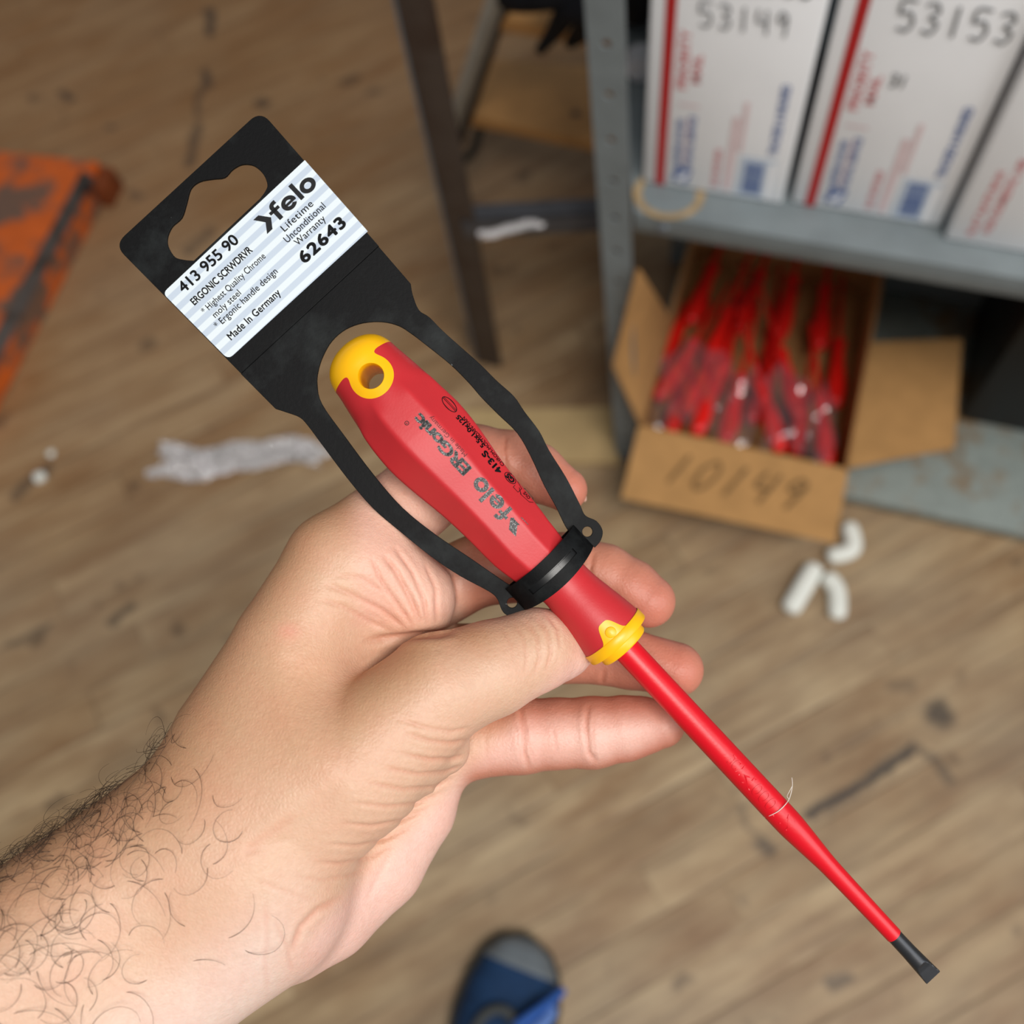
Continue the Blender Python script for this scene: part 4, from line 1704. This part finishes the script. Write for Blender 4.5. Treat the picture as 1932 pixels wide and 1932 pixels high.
def chain(P, *pts):
    """distance to a chain of tapering round segments"""
    d = None
    for a, b in zip(pts[:-1], pts[1:]):
        (pa, ra), (pb, rb) = TP(*a), TP(*b)
        ba = pb - pa
        t = np.clip(((P - pa) @ ba) / (ba @ ba), 0, 1)
        q = np.sqrt((((P - pa) - t[:, None] * ba) ** 2).sum(1)) - (ra + (rb - ra) * t)
        d = q if d is None else smin_(d, q, 10.0)
    return d


def ellip(P, c, rx, ry, rz, ang=0.0):
    p0, r0 = TP(c[0], c[1], c[2], 1.0)
    q = P - p0
    ca, sa = math.cos(ang), math.sin(ang)
    x, y = q[:, 0] * ca + q[:, 1] * sa, -q[:, 0] * sa + q[:, 1] * ca
    k = np.sqrt((x / rx) ** 2 + (y / ry) ** 2 + (q[:, 2] / rz) ** 2)
    return (k - 1) * min(rx, ry, rz) * r0


def hand_sdf(P):
    P = P.astype(np.float64)
    # apparent-ish picture coordinates for blending widths
    px = 966 + P[:, 0]
    py = 966 - P[:, 1]
    palm = chain(P, (640, 1066, -45, 101), (560, 1230, -20, 120), (480, 1400, -5, 150))
    palm = smin_(palm, chain(P, (391, 1560, 25, 158), (130, 1755, 110, 170), (-400, 2110, 330, 205)), 60)
    palm = smin_(palm, chain(P, (492, 1705, 25, 150), (210, 1900, 110, 165), (-300, 2270, 330, 205)), 70)
    palm = smin_(palm, chain(P, (700, 1070, -60, 100), (772, 1130, -75, 88)), 40)
    palm = smin_(palm, chain(P, (700, 1195, -72, 66), (610, 1275, -35, 84)), 40)
    palm = smin_(palm, chain(P, (720, 1250, -175, 108), (690, 1430, -170, 120), (560, 1600, -90, 130)), 50)
    hyp = chain(P, (545, 1745, -30, 103), (610, 1705, -75, 104), (705, 1620, -105, 97), (775, 1522, -135, 84), (812, 1445, -130, 72))
    palm = smin_(palm, hyp, 22)
    thumb = chain(P, (490, 1590, 45, 150), (665, 1445, 60, 134), (828, 1298, 45, 104), (925, 1262, 22, 90), (1012, 1226, -8, 78), (1056, 1217, -40, 66), (1086, 1212, -62, 46))
    thumb = smin_(thumb, chain(P, (800, 1420, 18, 70), (838, 1412, 10, 48)), 30)
    side = (px - 828) * -.653 + (py - 1298) * -.756
    along = (px - 828) * -.756 + (py - 1298) * .653
    kk = 14 + 150 * sstep(np.hypot(px - 815, py - 1195), 110, 280) * np.maximum(sstep(side, -60, 30), sstep(along, 240, 400))
    hand = smin_(palm, thumb, kk)
    index = chain(P, (640, 1066, -60, 99), (792, 935, -118, 77), (898, 868, -172, 66), (960, 872, -178, 59), (1012, 892, -165, 55), (1066, 924, -148, 42))
    middle = chain(P, (740, 1150, -180, 84), (900, 1077, -190, 67), (1060, 1068, -188, 62), (1140, 1084, -172, 57), (1190, 1110, -160, 54), (1224, 1134, -150, 50))
    ring = chain(P, (750, 1260, -190, 84), (930, 1240, -205, 64), (1090, 1228, -190, 59), (1190, 1244, -165, 55), (1276, 1263, -145, 51))
    pinky = chain(P, (815, 1420, -130, 78), (890, 1398, -126, 69), (985, 1388, -122, 70), (1050, 1384, -120, 65), (1118, 1382, -118, 66), (1180, 1374, -114, 60), (1212, 1369, -110, 53), (1248, 1367, -105, 44))
    fing = np.minimum(smin_(index, middle, 6), smin_(ring, pinky, 6))
    hand = smin_(hand, fing, 20)
    return hand


def surface_nets(D):
    s = D < 0
    cnt = np.zeros(tuple(n - 1 for n in D.shape), np.int8)
    offs = [(i, j, k) for i in (0, 1) for j in (0, 1) for k in (0, 1)]
    nx, ny, nz_ = D.shape
    for i, j, k in offs:
        cnt += s[i:nx - 1 + i, j:ny - 1 + j, k:nz_ - 1 + k]
    act = (cnt > 0) & (cnt < 8)
    I, J, Kk = np.where(act)
    idx = -np.ones(act.shape, np.int64)
    idx[act] = np.arange(len(I))
    acc = np.zeros((len(I), 3))
    n = np.zeros(len(I))
    for a in offs:
        for ax in range(3):
            if a[ax]:
                continue
            b = list(a)
            b[ax] = 1
            da = D[I + a[0], J + a[1], Kk + a[2]]
            db = D[I + b[0], J + b[1], Kk + b[2]]
            m = (da < 0) != (db < 0)
            t = np.where(m, da / np.where(m, da - db, 1), 0)
            p = np.array(a, float) + t[:, None] * (np.array(b, float) - np.array(a, float))
            acc += np.where(m[:, None], p, 0)
            n += m
    pos = acc / n[:, None] + np.stack([I, J, Kk], 1)
    Q = []
    for ax in range(3):
        o1, o2 = [(1, 2), (2, 0), (0, 1)][ax]
        sl_a = [slice(1, -1)] * 3
        sl_b = [slice(1, -1)] * 3
        sl_a[ax], sl_b[ax] = slice(0, -1), slice(1, None)
        ch_ = s[tuple(sl_a)] != s[tuple(sl_b)]
        w = np.stack(np.where(ch_), 1)
        w[:, o1] += 1
        w[:, o2] += 1
        ins = s[w[:, 0], w[:, 1], w[:, 2]]

        def cell(d1, d2):
            c = w.copy()
            c[:, o1] += d1
            c[:, o2] += d2
            return idx[c[:, 0], c[:, 1], c[:, 2]]
        q = np.stack([cell(-1, -1), cell(0, -1), cell(0, 0), cell(-1, 0)], 1)
        q[~ins] = q[~ins][:, ::-1]
        Q.append(q)
    return pos, np.concatenate(Q)


def grad(fn, P, e=1.0):
    g = np.zeros_like(P)
    for a in range(3):
        d = np.zeros(3)
        d[a] = e
        g[:, a] = (fn(P + d) - fn(P - d)) / (2 * e)
    return g


def subdivide(V, Q):
    e = np.concatenate([Q[:, [0, 1]], Q[:, [1, 2]], Q[:, [2, 3]], Q[:, [3, 0]]])
    es = np.sort(e, 1)
    key = es[:, 0].astype(np.int64) * len(V) + es[:, 1]
    u, first, inv = np.unique(key, return_index=True, return_inverse=True)
    mid = V[es[first]].mean(1)
    n, m = len(V), len(Q)
    ei = inv.reshape(4, m) + n
    ci = np.arange(m) + n + len(u)
    V2 = np.concatenate([V, mid, V[Q].mean(1)])
    q = []
    for k in range(4):
        q.append(np.stack([Q[:, k], ei[k], ci, ei[(k + 3) % 4]], 1))
    return V2, np.concatenate(q)


VOX, BL = 8.0, 4
lo_ = np.array([-1560., -1480., -330.])
nb = np.array([64, 55, 24])
cc = np.stack(np.meshgrid(*[np.arange(n + 1) for n in nb], indexing='ij'), -1).reshape(-1, 3)
dc = hand_sdf(lo_ + cc * VOX * BL)
Dc = dc.reshape(tuple(nb + 1))
D = np.repeat(np.repeat(np.repeat(Dc[:-1, :-1, :-1], BL, 0), BL, 1), BL, 2).astype(np.float64)
D = np.where(D < 0, -50.0, 50.0)
near = np.abs(Dc[:-1, :-1, :-1]) < VOX * BL * 2.2
nr = np.repeat(np.repeat(np.repeat(near, BL, 0), BL, 1), BL, 2)
ii = np.stack(np.where(nr), 1)
for c0 in range(0, len(ii), 400000):
    w = ii[c0:c0 + 400000]
    D[w[:, 0], w[:, 1], w[:, 2]] = hand_sdf(lo_ + w * VOX)
D[0], D[:, 0], D[:, :, 0], D[-1], D[:, -1], D[:, :, -1] = 50, 50, 50, 50, 50, 50
P, Q = surface_nets(D)
P = lo_ + P * VOX


def project(P, it=2):
    for _ in range(it):
        d = hand_sdf(P)
        g = grad(hand_sdf, P)
        g2 = np.clip((g ** 2).sum(1), .2, None)
        st = np.clip(d / g2, -5, 5)
        P = P - g * st[:, None]
    return P


edge_keep = (P[:, 0] < lo_[0] + 2.5 * VOX) | (P[:, 1] < lo_[1] + 2.5 * VOX)
P = np.where(edge_keep[:, None], P, project(P, 2))
P, Q = subdivide(P, Q)
edge_keep = (P[:, 0] < lo_[0] + 2.5 * VOX) | (P[:, 1] < lo_[1] + 2.5 * VOX)
P = np.where(edge_keep[:, None], P, project(P, 2))
G = grad(hand_sdf, P)
NRM = G / (np.linalg.norm(G, axis=1)[:, None] + 1e-9)
fac = F_PX / (F_PX - P[:, 2])
PX, PY = 966 + P[:, 0] * fac, 966 - P[:, 1] * fac          # where each point shows in the picture


def line_dist(poly):
    poly = np.array(poly, float)
    d = np.full(len(PX), 1e9)
    tb = np.zeros(len(PX))
    for k, (a, b) in enumerate(zip(poly[:-1], poly[1:])):
        ba = b - a
        t = np.clip(((PX - a[0]) * ba[0] + (PY - a[1]) * ba[1]) / (ba @ ba), 0, 1)
        q = np.hypot(PX - a[0] - t * ba[0], PY - a[1] - t * ba[1])
        m = q < d
        d = np.where(m, q, d)
        tb = np.where(m, (k + t) / (len(poly) - 1), tb)
    return d, tb


front = NRM[:, 2] > .05
disp = np.zeros(len(PX))
crease = np.zeros(len(PX))
CR = [  # polyline, width, depth, only deeper than z?, only nearer than z?
    # palm web below the index finger
    ([(722, 1046), (748, 1080), (775, 1130), (795, 1180)], 5, 5, None, None), ([(700, 1050), (716, 1090), (750, 1140), (782, 1186)], 4, 3.5, None, None),
    ([(742, 1030), (778, 1080), (800, 1130), (806, 1180)], 4, 3.5, None, None), ([(800, 1060), (822, 1110), (824, 1175)], 4, 3, None, None),
    ([(610, 1100), (660, 1120), (720, 1150), (770, 1190)], 5, 3, None, None), ([(600, 1130), (650, 1145), (700, 1175), (740, 1192)], 4, 2.5, None, None),
    ([(630, 1085), (680, 1090), (730, 1120)], 4, 2, None, None),
    # fold where the thumb meets the palm
    ([(690, 1212), (730, 1205), (780, 1199), (830, 1196), (862, 1188)], 7, 7, None, None), 
    # knuckle of the thumb tip joint
    ([(990, 1168), (1012, 1200), (1018, 1240), (1008, 1275)], 3.5, 2.6, None, None), ([(1010, 1158), (1032, 1190), (1040, 1230), (1030, 1268)], 3.5, 3, None, None),
    ([(1030, 1156), (1052, 1186), (1058, 1225)], 3.2, 2.6, None, None), ([(968, 1172), (986, 1200), (994, 1240), (990, 1270)], 3, 1.8, None, None), ([(945, 1180), (964, 1215), (968, 1250)], 3, 1.2, None, None),
    # wrinkles at the base joint of the thumb
    ([(760, 1382), (810, 1398), (850, 1402), (884, 1396)], 4, 3.2, None, None), ([(740, 1352), (800, 1372), (850, 1380), (892, 1372)], 3.5, 2.4, None, None),
    ([(750, 1420), (810, 1432), (850, 1432), (880, 1424)], 4, 3.4, None, None), ([(720, 1448), (790, 1460), (840, 1456), (872, 1444)], 4, 3.0, None, None),
    ([(690, 1475), (760, 1488), (820, 1484), (856, 1466)], 4, 2.8, None, None), ([(660, 1512), (730, 1520), (790, 1514), (838, 1492)], 4, 2.6, None, None),
    ([(640, 1550), (700, 1556), (760, 1546), (812, 1522)], 4, 2.4, None, None), ([(610, 1590), (670, 1594), (730, 1582), (780, 1556)], 4, 2.2, None, None),
    ([(590, 1626), (640, 1628), (700, 1616), (742, 1592)], 4, 2.0, None, None), ([(560, 1655), (610, 1660), (660, 1650), (700, 1634)], 4, 1.8, None, None),
    # wrist
    ([(500, 1690), (503, 1760), (500, 1830), (506, 1870)], 5, 1.6, None, None), ([(520, 1740), (542, 1790), (552, 1840)], 4, 1.8, None, None), ([(460, 1612), (500, 1578), (560, 1538)], 11, 1.8, None, None),
    ([(548, 1800), (566, 1750), (600, 1715), (650, 1690)], 6, 3.5, None, None), ([(690, 1700), (720, 1640), (740, 1590)], 5, 1.4, None, None),
    ([(480, 1660), (560, 1690), (600, 1700)], 4, 1.2, None, None),
    # joints of the little finger
    ([(980, 1326), (986, 1370), (990, 1420), (1000, 1454)], 4.5, 4.0, None, -20), ([(990, 1350), (997, 1400), (1008, 1440)], 3, 1.8, None, -20), ([(972, 1360), (978, 1400), (984, 1440)], 3, 1.5, None, -20),
    ([(1110, 1328), (1106, 1370), (1112, 1420), (1126, 1440)], 4.5, 4.0, None, -20), ([(1120, 1345), (1118, 1390), (1124, 1430)], 3, 1.6, None, -20), ([(1042, 1370), (1050, 1420)], 3, 1.2, None, -20),
    ([(915, 1390), (918, 1430)], 3, 1.2, None, -20),
    # other fingers
    ([(953, 822), (950, 850), (955, 890)], 4, 3.4, None, -40), ([(1120, 1040), (1112, 1080), (1118, 1130)], 4, 3, None, -40), ([(1140, 1262), (1136, 1290)], 4, 3, None, -40),
    ([(870, 1040), (858, 1090), (864, 1140)], 5, 4, None, -60),
]
for poly, wd, dp, zmin, zmax in CR:
    d, tb = line_dist(poly)
    fade = np.clip(np.minimum(tb, 1 - tb) * 5, 0, 1) ** .7
    m = front.copy()
    if zmax is not None:
        m &= P[:, 2] < zmax
    else:
        m &= (P[:, 2] > -125)
    a = np.exp(-(d / wd) ** 2) * m * fade
    rim = np.exp(-((d - 2.2 * wd) / (1.3 * wd)) ** 2) * m * fade
    disp += -dp * a + .28 * dp * rim
    crease = np.maximum(crease, a * min(1, dp / 4))
# tendon / soft relief
for c, r, h in (((600, 1290), 90, 5), ((530, 1180), 60, 3), ((455, 1560), 60, -4), ((640, 1500), 120, 4), ((715, 1085), 50, 3), ((668, 1216), 38, -13), ((610, 1205), 60, -3)):
    disp += h * np.exp(-((PX - c[0]) ** 2 + (PY - c[1]) ** 2) / (2 * r * r)) * front
P2 = P + NRM * disp[:, None]

# skin tone varies over the hand: tanned back, pale inner wrist, pink palm and fingertips
def tone(c):
    return np.array(lin(c)[:3])


col = np.tile(tone((212, 174, 147)), (len(PX), 1))


def blend(c, w):
    global col
    w = np.clip(w, 0, 1)[:, None]
    col = col * (1 - w) + tone(c) * w


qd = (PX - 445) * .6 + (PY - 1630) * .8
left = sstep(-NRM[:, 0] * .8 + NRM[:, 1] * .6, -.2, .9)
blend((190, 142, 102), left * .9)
blend((224, 197, 182), sstep(qd, 20, 190) * sstep(-PX, -640, -480))
blend((204, 160, 126), np.exp(-(((PX - 560) / 120) ** 2 + ((PY - 1290) / 160) ** 2)) * .8)
pk = sstep(np.minimum(PX - 640 - (PY - 1000) * .05, 1205 - PY), 0, 60) * sstep(P[:, 2], -170, -100)
blend((226, 180, 160), pk * .8)
hyp_w = sstep((PX - 830) * .72 + (PY - 1500) * .69, -22, 30) * sstep(PX, 500, 620) * front
blend((232, 190, 176), (hyp_w * .9))
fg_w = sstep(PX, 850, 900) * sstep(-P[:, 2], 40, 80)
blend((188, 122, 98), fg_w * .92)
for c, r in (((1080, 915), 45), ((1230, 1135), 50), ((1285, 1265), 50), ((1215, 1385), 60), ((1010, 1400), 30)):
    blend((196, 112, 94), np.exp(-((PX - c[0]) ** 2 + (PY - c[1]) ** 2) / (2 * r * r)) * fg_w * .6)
blend((224, 150, 130), np.exp(-(((PX - 545) / 22) ** 2 + ((PY - 1192) / 16) ** 2)) * .5)
blend((226, 158, 130), np.exp(-(((PX - 760) / 40) ** 2 + ((PY - 1165) / 30) ** 2)) * .4)
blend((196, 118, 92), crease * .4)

hand_local = P2 * K
HAND_O = L(600, 1400, 0)
fo_m = FG @ Matrix.Translation(Vector(HAND_O))
me = bpy.data.meshes.new('person')
me.vertices.add(len(hand_local))
me.vertices.foreach_set('co', (hand_local - HAND_O).astype(np.float32).ravel())
me.loops.add(Q.size)
me.loops.foreach_set('vertex_index', Q.astype(np.int32).ravel())
me.polygons.add(len(Q))
me.polygons.foreach_set('loop_start', np.arange(0, Q.size, 4, dtype=np.int32))
me.polygons.foreach_set('loop_total', np.full(len(Q), 4, dtype=np.int32))
me.update(calc_edges=True)
me.validate()
at = me.color_attributes.new('tint', 'FLOAT_COLOR', 'POINT')
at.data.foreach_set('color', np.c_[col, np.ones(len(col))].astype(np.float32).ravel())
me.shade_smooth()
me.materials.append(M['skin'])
hand = bpy.data.objects.new('person', me)
COL.objects.link(hand)
hand.matrix_world = fo_m
tag(hand, 'left hand and hairy forearm of a person, holding the screwdriver between thumb and fingers', 'person')

# nails seen edge-on at the tips of the index and middle fingers


def nail(c, r, ang):
    bm = bmesh.new()
    bmesh.ops.create_uvsphere(bm, u_segments=16, v_segments=10, radius=1.0)
    p0, s0 = TP(*c, 1.0)
    ca, sa = math.cos(ang), math.sin(ang)
    for q in bm.verts:
        x, y, z = q.co.x * r[0], q.co.y * r[1], q.co.z * r[2]
        q.co = Vector(((p0[0] + x * ca - y * sa) * K, (p0[1] + x * sa + y * ca) * K, (p0[2] + z) * K)) - Vector(HAND_O)
    return bm_obj('fingernail', bm, M['nail'], hand, 180)


nail((1090, 920, -165), (11, 34, 30), math.radians(28))
nail((1248, 1117, -170), (11, 32, 26), math.radians(38))
nail((1304, 1262, -165), (16, 30, 24), math.radians(0))

# forearm hair: one part, many curled strands
qa = -(PX - 445) * .8 + (PY - 1630) * .6           # along the arm, positive towards the elbow
dens = sstep(qa, -110, 160) * np.exp(-np.clip(qd + 175, 0, None) / 150.0) * .9
dens *= sstep(-qd, -150, 60)
dens += .16 * sstep(qa, 60, 260) * sstep(-qd, -170, 0)
dens += .35 * sstep(qa, -110, 60) * (qd < -190)
dens *= (qa > -150) & (NRM[:, 2] > -.5) & (qa < 760)
cand = rng.random(len(PX)) < dens * .023
ids = np.where(cand)[0]
rng.shuffle(ids)
ids = ids[:760]
arm_dir = np.array([.8, .6, 0.0])
hv_, hf2, off = [], [], 0
for i in ids:
    nrm = NRM[i]
    tdir = arm_dir * rng.uniform(.1, 1.0) * rng.choice([1, 1, -1]) + rng.normal(0, .7, 3)
    tdir -= nrm * (tdir @ nrm)
    tdir /= np.linalg.norm(tdir) + 1e-9
    side = np.cross(nrm, tdir)
    curl = rng.choice([-1, 1]) * rng.uniform(.10, .34)
    n_seg = int(rng.integers(9, 17))
    step = rng.uniform(6, 9.5)
    p = P2[i] - nrm * 1.0
    ang_ = 0.0
    lift0 = rng.uniform(.15, .75)
    pts = []
    for k in range(n_seg):
        pts.append(p.copy())
        ang_ += curl * rng.uniform(.6, 1.4)
        d = tdir * math.cos(ang_) + side * math.sin(ang_)
        p = p + step * (d + nrm * lift0 * (1 - 1.7 * k / n_seg))
    pts = np.array(pts)
    v, f = tube(pts, np.linspace(.52, .2, n_seg), 3, False)
    hv_.append(v)
    hf2 += [tuple(a + off for a in q) for q in f]
    off += len(v)
hv_ = np.concatenate(hv_) * K
mesh_obj('arm_hair', hv_, hf2, M['hair'], hand, 180, HAND_O)
